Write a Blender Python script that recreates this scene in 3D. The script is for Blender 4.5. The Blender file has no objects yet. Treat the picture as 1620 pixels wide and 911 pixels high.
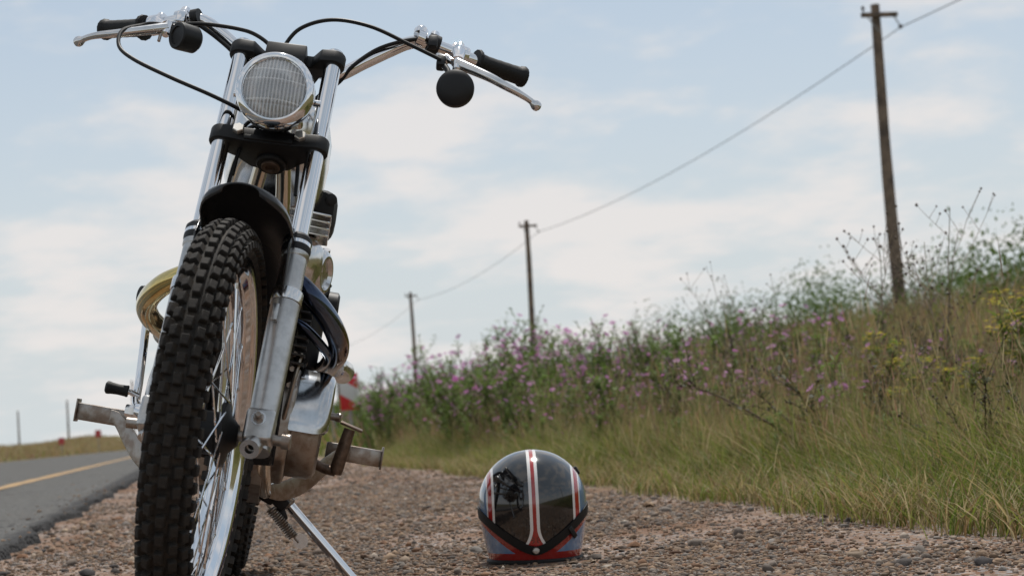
import bpy, bmesh, math, random
import numpy as np
from mathutils import Matrix, Vector, noise as mnoise

scene = bpy.context.scene
COL = scene.collection
R = math.radians

# ------------------------------------------------------------------ camera
FPX, IMG_W = 2800.0, 1620.0
cam_d = bpy.data.cameras.new("camera")
cam_d.sensor_fit = 'HORIZONTAL'
cam_d.sensor_width = 36.0
cam_d.lens = FPX / IMG_W * 36.0
cam_d.clip_start, cam_d.clip_end = 0.05, 5000
cam = bpy.data.objects.new("camera", cam_d)
COL.objects.link(cam)
right = Vector((0.9811636, -0.18021996, -0.06956115))
up = Vector((0.05468153, -0.08626062, 0.99477085))
fwd = Vector((0.18527795, 0.97983666, 0.07478108))
mw = Matrix.Identity(4)
for i in range(3):
    mw[i][0], mw[i][1], mw[i][2] = right[i], up[i], -fwd[i]
mw[2][3] = 0.3102
cam.matrix_world = mw
cam_d.dof.use_dof = True
cam_d.dof.focus_distance = 3.25
cam_d.dof.aperture_fstop = 7.5
scene.camera = cam

# ------------------------------------------------------------------ world, sun, exposure
SUN_EL, SUN_AZ = R(66), R(24)          # azimuth from +Y towards +X
world = bpy.data.worlds.new("World")
scene.world = world
world.use_nodes = True
wn, wl = world.node_tree.nodes, world.node_tree.links
wn.clear()
sky = wn.new('ShaderNodeTexSky')
sky.sky_type = 'NISHITA'
sky.sun_disc = False
sky.sun_elevation = SUN_EL
sky.sun_rotation = SUN_AZ
sky.altitude = 1400
sky.air_density = 1.0
sky.dust_density = 1.6
sky.ozone_density = 1.0
bg = wn.new('ShaderNodeBackground')
bg.inputs['Strength'].default_value = 0.118
wo = wn.new('ShaderNodeOutputWorld')
wl.new(bg.outputs[0], wo.inputs[0])


class E:
    """tiny arithmetic on shader sockets"""
    def __init__(s, nt, sock): s.nt, s.k = nt, sock
    def _op(s, op, o=None, c=None, clamp=False):
        n = s.nt.nodes.new('ShaderNodeMath'); n.operation = op; n.use_clamp = clamp
        for i, v in enumerate((s, o, c)):
            if v is None: continue
            if isinstance(v, E): s.nt.links.new(v.k, n.inputs[i])
            else: n.inputs[i].default_value = v
        return E(s.nt, n.outputs[0])
    def __add__(s, o): return s._op('ADD', o)
    def __sub__(s, o): return s._op('SUBTRACT', o)
    def __mul__(s, o): return s._op('MULTIPLY', o)
    def __truediv__(s, o): return s._op('DIVIDE', o)
    def lt(s, o): return s._op('LESS_THAN', o)
    def gt(s, o): return s._op('GREATER_THAN', o)
    def abs(s): return s._op('ABSOLUTE')
    def pow(s, o): return s._op('POWER', o)
    def max(s, o): return s._op('MAXIMUM', o)
    def min(s, o): return s._op('MINIMUM', o)
    def sat(s): return s._op('ADD', 0.0, clamp=True)
    def inv(s): return s._op('MULTIPLY_ADD', -1.0, 1.0)


def mixc(nt, fac, a, b):
    n = nt.nodes.new('ShaderNodeMix'); n.data_type = 'RGBA'
    for key, v in ((0, fac), (6, a), (7, b)):
        if isinstance(v, E): v = v.k
        if hasattr(v, 'links'): nt.links.new(v, n.inputs[key])
        elif key == 0: n.inputs[0].default_value = v
        else: n.inputs[key].default_value = tuple(v) + ((1.0,) if len(v) == 3 else ())
    return n.outputs[2]


def smooth(nt, e, lo, hi):
    n = nt.nodes.new('ShaderNodeMapRange'); n.interpolation_type = 'SMOOTHSTEP'
    nt.links.new(e.k if isinstance(e, E) else e, n.inputs[0])
    n.inputs[1].default_value, n.inputs[2].default_value = lo, hi
    return E(nt, n.outputs[0])


def noise_tex(nt, vec, scale, detail=4.0, rough=0.55, dist=0.0):
    n = nt.nodes.new('ShaderNodeTexNoise')
    n.inputs['Scale'].default_value = scale
    n.inputs['Detail'].default_value = detail
    n.inputs['Roughness'].default_value = rough
    n.inputs['Distortion'].default_value = dist
    if vec is not None: nt.links.new(vec, n.inputs['Vector'])
    return E(nt, n.outputs['Fac'])


# soft fair-weather cumulus over the whole dome
nt = world.node_tree
tc = wn.new('ShaderNodeTexCoord')
sx = wn.new('ShaderNodeSeparateXYZ'); wl.new(tc.outputs['Generated'], sx.inputs[0])
dx, dy, dz = (E(nt, sx.outputs[i]) for i in range(3))
den = dz.max(0.0) + 0.22
cx = wn.new('ShaderNodeCombineXYZ')
wl.new((dx / den).k, cx.inputs[0]); wl.new((dy / den).k, cx.inputs[1]); wl.new((dz * 2.2).k, cx.inputs[2])
mp = wn.new('ShaderNodeMapping'); mp.inputs['Location'].default_value = (3.1, 1.7, 0.4)
wl.new(cx.outputs[0], mp.inputs[0])
n1 = noise_tex(nt, mp.outputs[0], 2.7, 9.0, 0.50, 0.12)
n2 = noise_tex(nt, mp.outputs[0], 11.0, 6.0, 0.6, 0.2)
dens = n1 * 0.84 + n2 * 0.16
mask = smooth(nt, dens, 0.44, 0.615)
lowv = smooth(nt, dz, -0.03, 0.30).inv() * 0.62
base = lowv + 0.46
fac = (base + (base.inv()) * mask * 0.78).sat()
cloudc = mixc(nt, mask, (5.45, 5.85, 5.98), (6.85, 6.6, 6.45))
skc = mixc(nt, fac, mixc(nt, 0.25, sky.outputs[0], (3.4, 4.9, 6.0)), cloudc)
wl.new(skc, bg.inputs['Color'])

sun_d = bpy.data.lights.new("sun", 'SUN')
sun_d.energy = 3.9
sun_d.angle = R(0.6)
sun_d.color = (1.0, 0.955, 0.89)
sun = bpy.data.objects.new("sun", sun_d)
COL.objects.link(sun)
sdir = Vector((math.sin(SUN_AZ) * math.cos(SUN_EL), math.cos(SUN_AZ) * math.cos(SUN_EL), math.sin(SUN_EL)))
sun.rotation_euler = sdir.to_track_quat('Z', 'Y').to_euler()
sun.location = (0, 0, 20)

vs = scene.view_settings
vs.view_transform = 'Standard'
vs.look = 'None'
vs.exposure = 0.0
vs.gamma = 1.0
vs.use_curve_mapping = False

# ------------------------------------------------------------------ materials
MATS = {}


def mat(name, color, rough=0.5, metal=0.0, bump=0.0, bscale=200.0, var=0.0, vscale=20.0, color2=None, coat=0.0,
        rvar=0.0, spec=0.5):
    if name in MATS: return MATS[name]
    m = bpy.data.materials.new(name); m.use_nodes = True
    nt = m.node_tree; b = nt.nodes['Principled BSDF']
    b.inputs['Base Color'].default_value = (*color, 1)
    b.inputs['Roughness'].default_value = rough
    b.inputs['Metallic'].default_value = metal
    b.inputs['Coat Weight'].default_value = coat
    b.inputs['Coat Roughness'].default_value = 0.04
    b.inputs['Specular IOR Level'].default_value = spec
    tc = nt.nodes.new('ShaderNodeTexCoord').outputs['Object']
    if var > 0 or color2:
        n = noise_tex(nt, tc, vscale, 6.0, 0.6)
        c2 = color2 if color2 else tuple(c * (1 - var) for c in color)
        nt.links.new(mixc(nt, smooth(nt, n, 0.38, 0.66), color, c2), b.inputs['Base Color'])
    if rvar > 0:
        n = noise_tex(nt, tc, vscale * 1.7, 5.0, 0.65)
        nt.links.new((n * (2 * rvar) + (rough - rvar)).sat().k, b.inputs['Roughness'])
    if bump > 0:
        n = noise_tex(nt, tc, bscale, 4.0, 0.6)
        bp = nt.nodes.new('ShaderNodeBump'); bp.inputs['Strength'].default_value = bump
        bp.inputs['Distance'].default_value = 0.002
        nt.links.new(n.k, bp.inputs['Height']); nt.links.new(bp.outputs[0], b.inputs['Normal'])
    MATS[name] = m
    return m


M_CHROME = mat('chrome', (0.74, 0.75, 0.77), 0.07, 1.0, rvar=0.05, vscale=30)
M_REFL = mat('lamp_reflector', (0.86, 0.87, 0.88), 0.22, 1.0)
M_COVER = mat('engine_cover_alloy', (0.56, 0.57, 0.58), 0.16, 1.0, var=0.25, vscale=18, rvar=0.08, bump=0.05, bscale=60)
M_BOLT = mat('zinc_bolt', (0.72, 0.70, 0.66), 0.45, 1.0, bump=0.1, bscale=400, spec=0.5)
M_NICKEL = mat('nickel_plate', (0.62, 0.57, 0.49), 0.16, 1.0, rvar=0.07, vscale=25)
M_ALU = mat('cast_aluminium', (0.50, 0.495, 0.485), 0.32, 1.0, bump=0.12, bscale=500, var=0.25, vscale=30, rvar=0.1)
M_POLALU = mat('polished_aluminium', (0.66, 0.66, 0.66), 0.17, 1.0, var=0.15, vscale=22, rvar=0.08)
M_STEEL = mat('bare_steel', (0.36, 0.33, 0.30), 0.38, 1.0, var=0.4, vscale=45, color2=(0.24, 0.19, 0.155), rvar=0.12)
M_RUSTY = mat('browned_steel', (0.17, 0.12, 0.09), 0.5, 0.85, var=0.4, vscale=80, rvar=0.1, bump=0.15)
M_RUBBER = mat('tyre_rubber', (0.016, 0.0145, 0.013), 0.8, bump=0.25, bscale=350, color2=(0.040, 0.032, 0.025), vscale=40, spec=0.28)
M_GRIP = mat('black_grip_rubber', (0.009, 0.009, 0.009), 0.6, bump=0.2, bscale=400, spec=0.3)
M_PLASTIC = mat('black_plastic', (0.007, 0.007, 0.0075), 0.45, rvar=0.1, vscale=40, spec=0.35)
M_BLKPAINT = mat('black_paint', (0.012, 0.012, 0.014), 0.22, coat=0.8)
M_SATIN = mat('satin_black', (0.007, 0.007, 0.0075), 0.5, bump=0.08, bscale=600, spec=0.35)
M_ENGBLK = mat('engine_black', (0.014, 0.013, 0.013), 0.5, bump=0.2, bscale=300)
M_CABLE = mat('cable_sheath', (0.006, 0.006, 0.0065), 0.5, spec=0.3)
M_DARK = mat('dark_interior', (0.008, 0.008, 0.008), 0.8)
M_FENDER = mat('mudguard_plastic', (0.02, 0.022, 0.025), 0.22, rvar=0.08, vscale=30)
M_WOOD = mat('weathered_wood', (0.20, 0.145, 0.105), 0.85, bump=0.6, bscale=14, color2=(0.085, 0.063, 0.05), vscale=3)
M_IRON = mat('galvanised_steel', (0.30, 0.31, 0.32), 0.5, 0.6, var=0.3, vscale=12)
M_PORC = mat('insulator_glaze', (0.05, 0.03, 0.025), 0.2)
M_WIRE = mat('line_wire', (0.12, 0.13, 0.14), 0.45, 0.7)


def heat_pipe(name, ca, cb, cc):
    """heat tinted exhaust: colour runs along the pipe (object x)"""
    m = bpy.data.materials.new(name); m.use_nodes = True
    nt = m.node_tree; b = nt.nodes['Principled BSDF']
    b.inputs['Metallic'].default_value = 1.0; b.inputs['Roughness'].default_value = 0.13
    tc = nt.nodes.new('ShaderNodeTexCoord')
    s = nt.nodes.new('ShaderNodeSeparateXYZ'); nt.links.new(tc.outputs['Object'], s.inputs[0])
    y = E(nt, s.outputs[1]).abs() + (noise_tex(nt, tc.outputs['Object'], 22) - 0.5) * 0.05
    c = mixc(nt, smooth(nt, y, 0.10, 0.165), ca, cb)
    c = mixc(nt, smooth(nt, y, 0.165, 0.2), c, cc)
    nt.links.new(c, b.inputs['Base Color'])
    return m


M_PIPE_BLUE = heat_pipe('blued_exhaust', (0.035, 0.045, 0.075), (0.12, 0.155, 0.22), (0.26, 0.17, 0.105))
M_PIPE_GOLD = heat_pipe('gold_exhaust', (0.62, 0.50, 0.20), (0.60, 0.47, 0.20), (0.66, 0.60, 0.42))


def glass_mat():
    """thin moulded glass: mostly clear, glossy at grazing angles, a little milky, with extra white standing in for reflected light"""
    m = bpy.data.materials.new('headlight_glass'); m.use_nodes = True
    nt = m.node_tree; nt.nodes.clear()
    out = nt.nodes.new('ShaderNodeOutputMaterial')
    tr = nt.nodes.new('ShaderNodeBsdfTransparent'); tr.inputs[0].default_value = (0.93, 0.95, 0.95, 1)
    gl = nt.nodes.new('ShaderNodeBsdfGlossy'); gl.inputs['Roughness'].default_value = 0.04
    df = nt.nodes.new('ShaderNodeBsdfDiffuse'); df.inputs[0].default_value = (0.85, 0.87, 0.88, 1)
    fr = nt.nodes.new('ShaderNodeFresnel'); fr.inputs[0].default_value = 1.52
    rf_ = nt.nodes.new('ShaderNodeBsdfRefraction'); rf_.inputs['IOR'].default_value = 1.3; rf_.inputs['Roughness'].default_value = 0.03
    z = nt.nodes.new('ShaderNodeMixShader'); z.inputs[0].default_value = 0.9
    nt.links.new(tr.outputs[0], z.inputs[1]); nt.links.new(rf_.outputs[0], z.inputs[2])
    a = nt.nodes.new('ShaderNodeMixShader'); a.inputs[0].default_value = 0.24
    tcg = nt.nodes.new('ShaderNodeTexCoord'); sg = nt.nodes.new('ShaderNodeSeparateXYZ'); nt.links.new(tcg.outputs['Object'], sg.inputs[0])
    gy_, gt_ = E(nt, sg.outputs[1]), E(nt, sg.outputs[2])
    rib = (gy_ / 0.0062)._op('FRACT').lt(0.42)                       # flute crests painted whiter, imitating the light they catch
    band = (gt_ - 0.630).abs().lt(0.0011).max((gt_ - 0.612).abs().lt(0.0011)).max((gt_ - 0.578).abs().lt(0.0011))  # cross bands whitened the same way as the crests
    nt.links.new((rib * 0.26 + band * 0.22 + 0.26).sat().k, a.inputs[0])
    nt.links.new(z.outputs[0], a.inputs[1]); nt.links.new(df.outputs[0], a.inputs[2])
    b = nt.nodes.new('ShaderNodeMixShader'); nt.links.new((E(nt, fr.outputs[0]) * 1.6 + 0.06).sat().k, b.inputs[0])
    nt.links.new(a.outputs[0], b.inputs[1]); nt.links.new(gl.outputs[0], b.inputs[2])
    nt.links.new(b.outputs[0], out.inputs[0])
    return m


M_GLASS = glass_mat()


def vcol_mat(name, rough=0.7, trans=0.0, bump=0.0, spec=0.3):
    m = bpy.data.materials.new(name); m.use_nodes = True
    nt = m.node_tree; b = nt.nodes['Principled BSDF']
    a = nt.nodes.new('ShaderNodeAttribute'); a.attribute_name = 'Col'
    nt.links.new(a.outputs['Color'], b.inputs['Base Color'])
    b.inputs['Roughness'].default_value = rough
    b.inputs['Specular IOR Level'].default_value = spec
    if trans > 0:
        t = nt.nodes.new('ShaderNodeBsdfTranslucent'); nt.links.new(a.outputs['Color'], t.inputs['Color'])
        mx = nt.nodes.new('ShaderNodeMixShader'); mx.inputs[0].default_value = trans
        nt.links.new(b.outputs[0], mx.inputs[1]); nt.links.new(t.outputs[0], mx.inputs[2])
        nt.links.new(mx.outputs[0], nt.nodes['Material Output'].inputs[0])
    if bump > 0:
        tc = nt.nodes.new('ShaderNodeTexCoord').outputs['Object']
        n = noise_tex(nt, tc, 400.0, 3.0)
        bp = nt.nodes.new('ShaderNodeBump'); bp.inputs['Strength'].default_value = bump; bp.inputs['Distance'].default_value = 0.001
        nt.links.new(n.k, bp.inputs['Height']); nt.links.new(bp.outputs[0], b.inputs['Normal'])
    return m


M_FOLIAGE = vcol_mat('foliage', 0.6, 0.45)
M_PETAL = vcol_mat('petal', 0.6, 0.4)
M_STEM = vcol_mat('stem', 0.75)
M_STONE = vcol_mat('gravel_stone', 0.85, bump=0.4)


# ------------------------------------------------------------------ object helpers
def tag(o, label=None, cat=None, group=None, kind=None):
    if label: o['label'] = label
    if cat: o['category'] = cat
    if group: o['group'] = group
    if kind: o['kind'] = kind
    return o


def empty(name, M):
    o = bpy.data.objects.new(name, None); COL.objects.link(o)
    o.empty_display_size = 0.1
    o.matrix_world = M
    return o


def np_obj(name, V, F, m, col=None, parent=None, smooth_sh=False):
    """V (n,3); F list of arrays of equal width faces; col (n,3)"""
    me = bpy.data.meshes.new(name)
    V = np.asarray(V, np.float32)
    F = [np.asarray(f, np.int32) for f in F if len(f)]
    me.vertices.add(len(V)); me.vertices.foreach_set('co', V.ravel())
    idx = np.concatenate([f.ravel() for f in F])
    tot = np.concatenate([np.full(len(f), f.shape[1], np.int32) for f in F])
    st = np.concatenate([[0], np.cumsum(tot)[:-1]]).astype(np.int32)
    me.loops.add(len(idx)); me.loops.foreach_set('vertex_index', idx)
    me.polygons.add(len(tot)); me.polygons.foreach_set('loop_start', st)
    me.polygons.foreach_set('loop_total', tot)
    if smooth_sh: me.polygons.foreach_set('use_smooth', np.ones(len(tot), bool))
    me.update(calc_edges=True)
    if col is not None:
        ca = me.color_attributes.new('Col', 'FLOAT_COLOR', 'POINT')
        c4 = np.ones((len(V), 4), np.float32); c4[:, :3] = col
        ca.data.foreach_set('color', c4.ravel())
    me.materials.append(m)
    o = bpy.data.objects.new(name, me); COL.objects.link(o)
    if parent is not None: o.parent = parent
    return o


def catmull(pts, n=6):
    P = [Vector(p) for p in pts]
    P = [P[0] * 2 - P[1]] + P + [P[-1] * 2 - P[-2]]
    out = []
    for i in range(1, len(P) - 2):
        p0, p1, p2, p3 = P[i - 1:i + 3]
        for k in range(n):
            t = k / n
            out.append(0.5 * ((2 * p1) + (p2 - p0) * t + (2 * p0 - 5 * p1 + 4 * p2 - p3) * t * t + (3 * p1 - p0 - 3 * p2 + p3) * t ** 3))
    out.append(P[-2])
    return out


class MB:
    def __init__(s): s.v, s.f = [], []

    def ring_faces(s, rings, closed=True, cap0=True, cap1=True):
        n = len(rings[0]); base = len(s.v)
        for r in rings: s.v.extend([tuple(p) for p in r])
        for i in range(len(rings) - 1):
            for k in range(n if closed else n - 1):
                a = base + i * n + k; b = base + i * n + (k + 1) % n
                s.f.append((a, b, b + n, a + n))
        if cap0: s.f.append(tuple(base + k for k in reversed(range(n))))
        if cap1: s.f.append(tuple(base + (len(rings) - 1) * n + k for k in range(n)))
        return s

    def tube(s, pts, r, n=12, cap=True, sq=None):
        """round tube; sq=(w,h) gives a flat section instead"""
        P = [Vector(p) for p in pts]
        rr = r if isinstance(r, (list, tuple)) else [r] * len(P)
        t0 = (P[1] - P[0]).normalized()
        ref = Vector((0, 0, 1)) if abs(t0.z) < 0.9 else Vector((0, 1, 0))
        u = (ref - t0 * ref.dot(t0)).normalized()
        rings = []
        for i, p in enumerate(P):
            t = (P[min(i + 1, len(P) - 1)] - P[max(i - 1, 0)]).normalized()
            u = (u - t * u.dot(t)).normalized(); w = t.cross(u)
            if sq:
                ws, hs = sq[0] * rr[i], sq[1] * rr[i]
                rings.append([p + u * a * hs + w * b * ws for a, b in ((1, 1), (1, -1), (-1, -1), (-1, 1))][::-1])
            else:
                rings.append([p + (u * math.cos(2 * math.pi * k / n) + w * math.sin(2 * math.pi * k / n)) * rr[i] for k in range(n)])
        return s.ring_faces(rings, True, cap, cap)

    def lathe(s, o, d, prof, n=24, cap=True, flute=None):
        o, d = Vector(o), Vector(d).normalized()
        ref = Vector((0, 0, 1)) if abs(d.z) < 0.9 else Vector((0, 1, 0))
        u = (ref - d * ref.dot(d)).normalized(); w = d.cross(u)
        rings = []
        for h, r in prof:
            ring = []
            for k in range(n):
                a = 2 * math.pi * k / n
                q = r * (1 + (flute if flute and k % 2 else 0))
                ring.append(o + d * h + (u * math.cos(a) + w * math.sin(a)) * q)
            rings.append(ring)
        return s.ring_faces(rings, True, cap, cap)

    def box(s, c, size, Rm=None):
        c = Vector(c); hx, hy, hz = (q / 2 for q in size)
        b = len(s.v)
        for x, y, z in ((-1, -1, -1), (1, -1, -1), (1, 1, -1), (-1, 1, -1), (-1, -1, 1), (1, -1, 1), (1, 1, 1), (-1, 1, 1)):
            p = Vector((x * hx, y * hy, z * hz))
            if Rm is not None: p = Rm @ p
            s.v.append(tuple(c + p))
        for f in ((3, 2, 1, 0), (4, 5, 6, 7), (0, 1, 5, 4), (1, 2, 6, 5), (2, 3, 7, 6), (3, 0, 4, 7)):
            s.f.append(tuple(b + i for i in f))
        return s

    def prism(s, prof, axis, h0, h1):
        """closed 2D profile extruded along axis 0/1/2 between h0 and h1"""
        def mk(p, h):
            q = [p[0], p[1]]; q.insert(axis, h); return tuple(q)
        return s.ring_faces([[mk(p, h0) for p in prof], [mk(p, h1) for p in prof]], True)

    def hexhead(s, o, d, r, h):
        return s.lathe(o, d, [(0, r), (h * 0.85, r), (h, r * 0.88)], 6)

    def build(s, name, m, parent=None, M=None, bevel=0.0, seg=2, ang=32, smooth_sh=True):
        me = bpy.data.meshes.new(name)
        me.from_pydata(s.v, [], s.f)
        bm = bmesh.new(); bm.from_mesh(me)
        bmesh.ops.recalc_face_normals(bm, faces=bm.faces)
        if bevel > 0:
            es = [e for e in bm.edges if len(e.link_faces) == 2 and e.calc_face_angle(0) > R(28)]
            bmesh.ops.bevel(bm, geom=es, offset=bevel, segments=seg, affect='EDGES', profile=0.5, clamp_overlap=True)
        bm.to_mesh(me); bm.free()
        if smooth_sh:
            me.polygons.foreach_set('use_smooth', [True] * len(me.polygons))
            me.set_sharp_from_angle(angle=R(ang))
        me.materials.append(m)
        o = bpy.data.objects.new(name, me); COL.objects.link(o)
        if parent is not None: o.parent = parent
        if M is not None: o.matrix_local = M
        return o


def solidify(o, t, off=-1):
    md = o.modifiers.new('thickness', 'SOLIDIFY'); md.thickness = t; md.offset = off


# ------------------------------------------------------------------ the place: terrain
rng = np.random.default_rng(7)


def sstep(t):
    t = np.clip(t, 0, 1); return t * t * (3 - 2 * t)


def terrain(X, Y):
    X = np.asarray(X, float); Y = np.asarray(Y, float)
    z = 1.75 * sstep((X - 1.9) / 15.5) + 0.9 * sstep((X - 22) / 60) + 0.9 * sstep((Y - 40) / 110) * sstep((X - 6) / 10)
    lft = np.clip(-6.5 - X, 0, None)
    z += 0.10 * sstep((-X - 0.3) / 5) * (X < 0) + 0.62 * sstep(lft / 6.0)
    z += 2.0 * np.exp(-((X + 13) / 6.5) ** 2) * sstep((Y - 130) / 190) * sstep((-X - 6.8) / 3)
    road = (X < -0.75) & (X > -6.25)
    z = np.where(road, z - 0.06, z)
    z += 0.05 * np.sin(X * 1.7 + 0.6 * Y) * sstep((X - 2.5) / 2) + 0.05 * np.sin(Y * 0.9 - X) * sstep((X - 2.5) / 2)
    z += 0.004 * np.sin(X * 5 + 2 * np.sin(Y * 1.3)) * np.cos(Y * 3.1)
    return z


xs = np.unique(np.round(np.concatenate([np.linspace(-900, -60, 15), np.linspace(-60, -8, 27), np.linspace(-8, -1, 29),
                                        np.linspace(-1, 2.4, 80), np.linspace(2.4, 8, 40), np.linspace(8, 30, 45), np.linspace(30, 900, 24)]), 4))
ys = np.unique(np.round(np.concatenate([np.linspace(-60, 0, 13), np.linspace(0, 9, 120), np.linspace(9, 40, 90), np.linspace(40, 200, 80), np.linspace(200, 2500, 40)]), 4))
gx, gy = np.meshgrid(xs, ys)
gv = np.stack([gx.ravel(), gy.ravel(), terrain(gx, gy).ravel()], 1)
ii = np.arange(len(xs) * len(ys)).reshape(len(ys), len(xs))
gf = np.stack([ii[:-1, :-1].ravel(), ii[:-1, 1:].ravel(), ii[1:, 1:].ravel(), ii[1:, :-1].ravel()], 1)


def ground_mat():
    m = bpy.data.materials.new('ground_soil'); m.use_nodes = True
    nt = m.node_tree; b = nt.nodes['Principled BSDF']
    tc = nt.nodes.new('ShaderNodeTexCoord').outputs['Object']
    s = nt.nodes.new('ShaderNodeSeparateXYZ'); nt.links.new(tc, s.inputs[0])
    x = E(nt, s.outputs[0])
    big = noise_tex(nt, tc, 1.3, 5.0, 0.6)
    mid = noise_tex(nt, tc, 9.0, 6.0, 0.65)
    fine = noise_tex(nt, tc, 160.0, 4.0, 0.7)
    dirt = mixc(nt, smooth(nt, mid, 0.35, 0.68), (0.135, 0.073, 0.045), (0.20, 0.125, 0.082))
    v = nt.nodes.new('ShaderNodeTexVoronoi'); v.inputs['Scale'].default_value = 95.0; nt.links.new(tc, v.inputs['Vector'])
    hs = nt.nodes.new('ShaderNodeSeparateColor'); nt.links.new(v.outputs['Color'], hs.inputs[0])
    g1 = mixc(nt, E(nt, hs.outputs[0]), (0.11, 0.085, 0.07), (0.42, 0.31, 0.235))
    g2 = mixc(nt, E(nt, hs.outputs[1]).gt(0.55), g1, (0.23, 0.215, 0.21))
    pebble = smooth(nt, big, 0.36, 0.55) * E(nt, hs.outputs[2]).gt(0.35)
    c = mixc(nt, pebble, dirt, g2)
    soil = mixc(nt, smooth(nt, mid, 0.3, 0.7), (0.075, 0.072, 0.028), (0.15, 0.12, 0.055))
    edge = (x + (mid - 0.5) * 0.5)
    veg = smooth(nt, edge, 1.62, 1.95).max(smooth(nt, x * -1.0, 6.5, 7.0))
    c = mixc(nt, veg, c, soil)
    nt.links.new(c, b.inputs['Base Color'])
    b.inputs['Roughness'].default_value = 0.95
    b.inputs['Specular IOR Level'].default_value = 0.15
    bp = nt.nodes.new('ShaderNodeBump'); bp.inputs['Strength'].default_value = 0.9; bp.inputs['Distance'].default_value = 0.006
    h = (E(nt, v.outputs['Distance']).inv() * pebble) + fine * 0.5 + mid * 0.8
    nt.links.new(h.k, bp.inputs['Height']); nt.links.new(bp.outputs[0], b.inputs['Normal'])
    return m


ground = tag(np_obj('ground', gv, [gf], ground_mat(), smooth_sh=True), kind='structure')


# road: one cambered slab with a ragged near edge
def road_edge(y):
    return -0.585 + 0.10 * np.clip((y - 6) / 10, 0, 1) + 0.022 * np.sin(y * 2.3) + 0.018 * np.sin(y * 5.9 + 1) + 0.012 * np.sin(y * 14.7) + 0.008 * np.sin(y * 31.0 + 2)


def road_z(x):
    return 0.035 + 0.115 * sstep((-x - 0.5) / 4.0) - 0.02 * sstep((-x - 4.5) / 2)


ry = np.unique(np.round(np.concatenate([np.linspace(-60, 2, 32), np.linspace(2, 20, 600), np.linspace(20, 80, 120), np.linspace(80, 1500, 80)]), 4))
rxs = np.array([0, 0.004, 0.03, 0.1, 0.3, 0.6, 1.0, 1.5, 2, 2.5, 3, 3.5, 4, 4.5, 5, 5.6])
rv = []
for y in ry:
    e = float(road_edge(y))
    row = [(e + 0.03, y, -0.06)]
    for k, q in enumerate(rxs):
        x = e - q
        z = float(road_z(x)) - (0.012 if k == 0 else 0.004 if k == 1 else 0)
        z += 0.004 * math.sin(y * 7 + q) * (q < 0.2)
        row.append((x, y, z))
    row.append((e - 5.68, y, -0.02))
    rv.append(row)
nr = len(rv[0])
ii = np.arange(len(ry) * nr).reshape(len(ry), nr)
rf = np.stack([ii[:-1, :-1].ravel(), ii[1:, :-1].ravel(), ii[1:, 1:].ravel(), ii[:-1, 1:].ravel()], 1)


def asphalt_mat():
    m = bpy.data.materials.new('asphalt'); m.use_nodes = True
    nt = m.node_tree; b = nt.nodes['Principled BSDF']
    tc = nt.nodes.new('ShaderNodeTexCoord').outputs['Object']
    v = nt.nodes.new('ShaderNodeTexVoronoi'); v.inputs['Scale'].default_value = 75.0; nt.links.new(tc, v.inputs['Vector'])
    hs = nt.nodes.new('ShaderNodeSeparateColor'); nt.links.new(v.outputs['Color'], hs.inputs[0])
    big = noise_tex(nt, tc, 0.8, 5.0, 0.6)
    c = mixc(nt, E(nt, hs.outputs[0]), (0.03, 0.03, 0.03), (0.16, 0.157, 0.15))
    c = mixc(nt, smooth(nt, big, 0.35, 0.7) * 0.5, c, (0.095, 0.09, 0.083))
    s = nt.nodes.new('ShaderNodeSeparateXYZ'); nt.links.new(tc, s.inputs[0])
    mid = noise_tex(nt, tc, 14.0, 5.0, 0.6)
    cr_ = nt.nodes.new('ShaderNodeTexVoronoi'); cr_.feature = 'DISTANCE_TO_EDGE'; cr_.inputs['Scale'].default_value = 0.55
    wv = nt.nodes.new('ShaderNodeVectorMath'); wv.operation = 'ADD'; nz_ = nt.nodes.new('ShaderNodeTexNoise'); nz_.inputs['Scale'].default_value = 2.5; nt.links.new(tc, nz_.inputs['Vector'])
    nt.links.new(tc, wv.inputs[0]); nt.links.new(nz_.outputs['Color'], wv.inputs[1]); nt.links.new(wv.outputs[0], cr_.inputs['Vector'])
    c = mixc(nt, E(nt, cr_.outputs['Distance']).lt(0.006) * 0.8, c, (0.02, 0.02, 0.021))
    tar = smooth(nt, E(nt, s.outputs[0]) + (mid - 0.5) * 0.10, -0.66, -0.58)
    c = mixc(nt, tar * 0.75, c, (0.022, 0.022, 0.024))
    nt.links.new(c, b.inputs['Base Color'])
    b.inputs['Roughness'].default_value = 0.92; b.inputs['Specular IOR Level'].default_value = 0.2
    bp = nt.nodes.new('ShaderNodeBump'); bp.inputs['Strength'].default_value = 1.0; bp.inputs['Distance'].default_value = 0.008
    nt.links.new((E(nt, v.outputs['Distance']).inv() + mid).k, bp.inputs['Height']); nt.links.new(bp.outputs[0], b.inputs['Normal'])
    return m


tag(np_obj('road', np.array(rv).reshape(-1, 3), [rf], asphalt_mat(), smooth_sh=True), kind='structure')


def paint_mat():
    m = bpy.data.materials.new('road_paint'); m.use_nodes = True
    nt = m.node_tree; b = nt.nodes['Principled BSDF']
    tc = nt.nodes.new('ShaderNodeTexCoord').outputs['Object']
    n = noise_tex(nt, tc, 30.0, 6.0, 0.75)
    n2 = noise_tex(nt, tc, 1.1, 3.0)
    c = mixc(nt, smooth(nt, n + (n2 - 0.5) * 0.3, 0.40, 0.66), (0.42, 0.235, 0.06), (0.15, 0.12, 0.085))
    nt.links.new(c, b.inputs['Base Color']); b.inputs['Roughness'].default_value = 0.7
    return m


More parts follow.
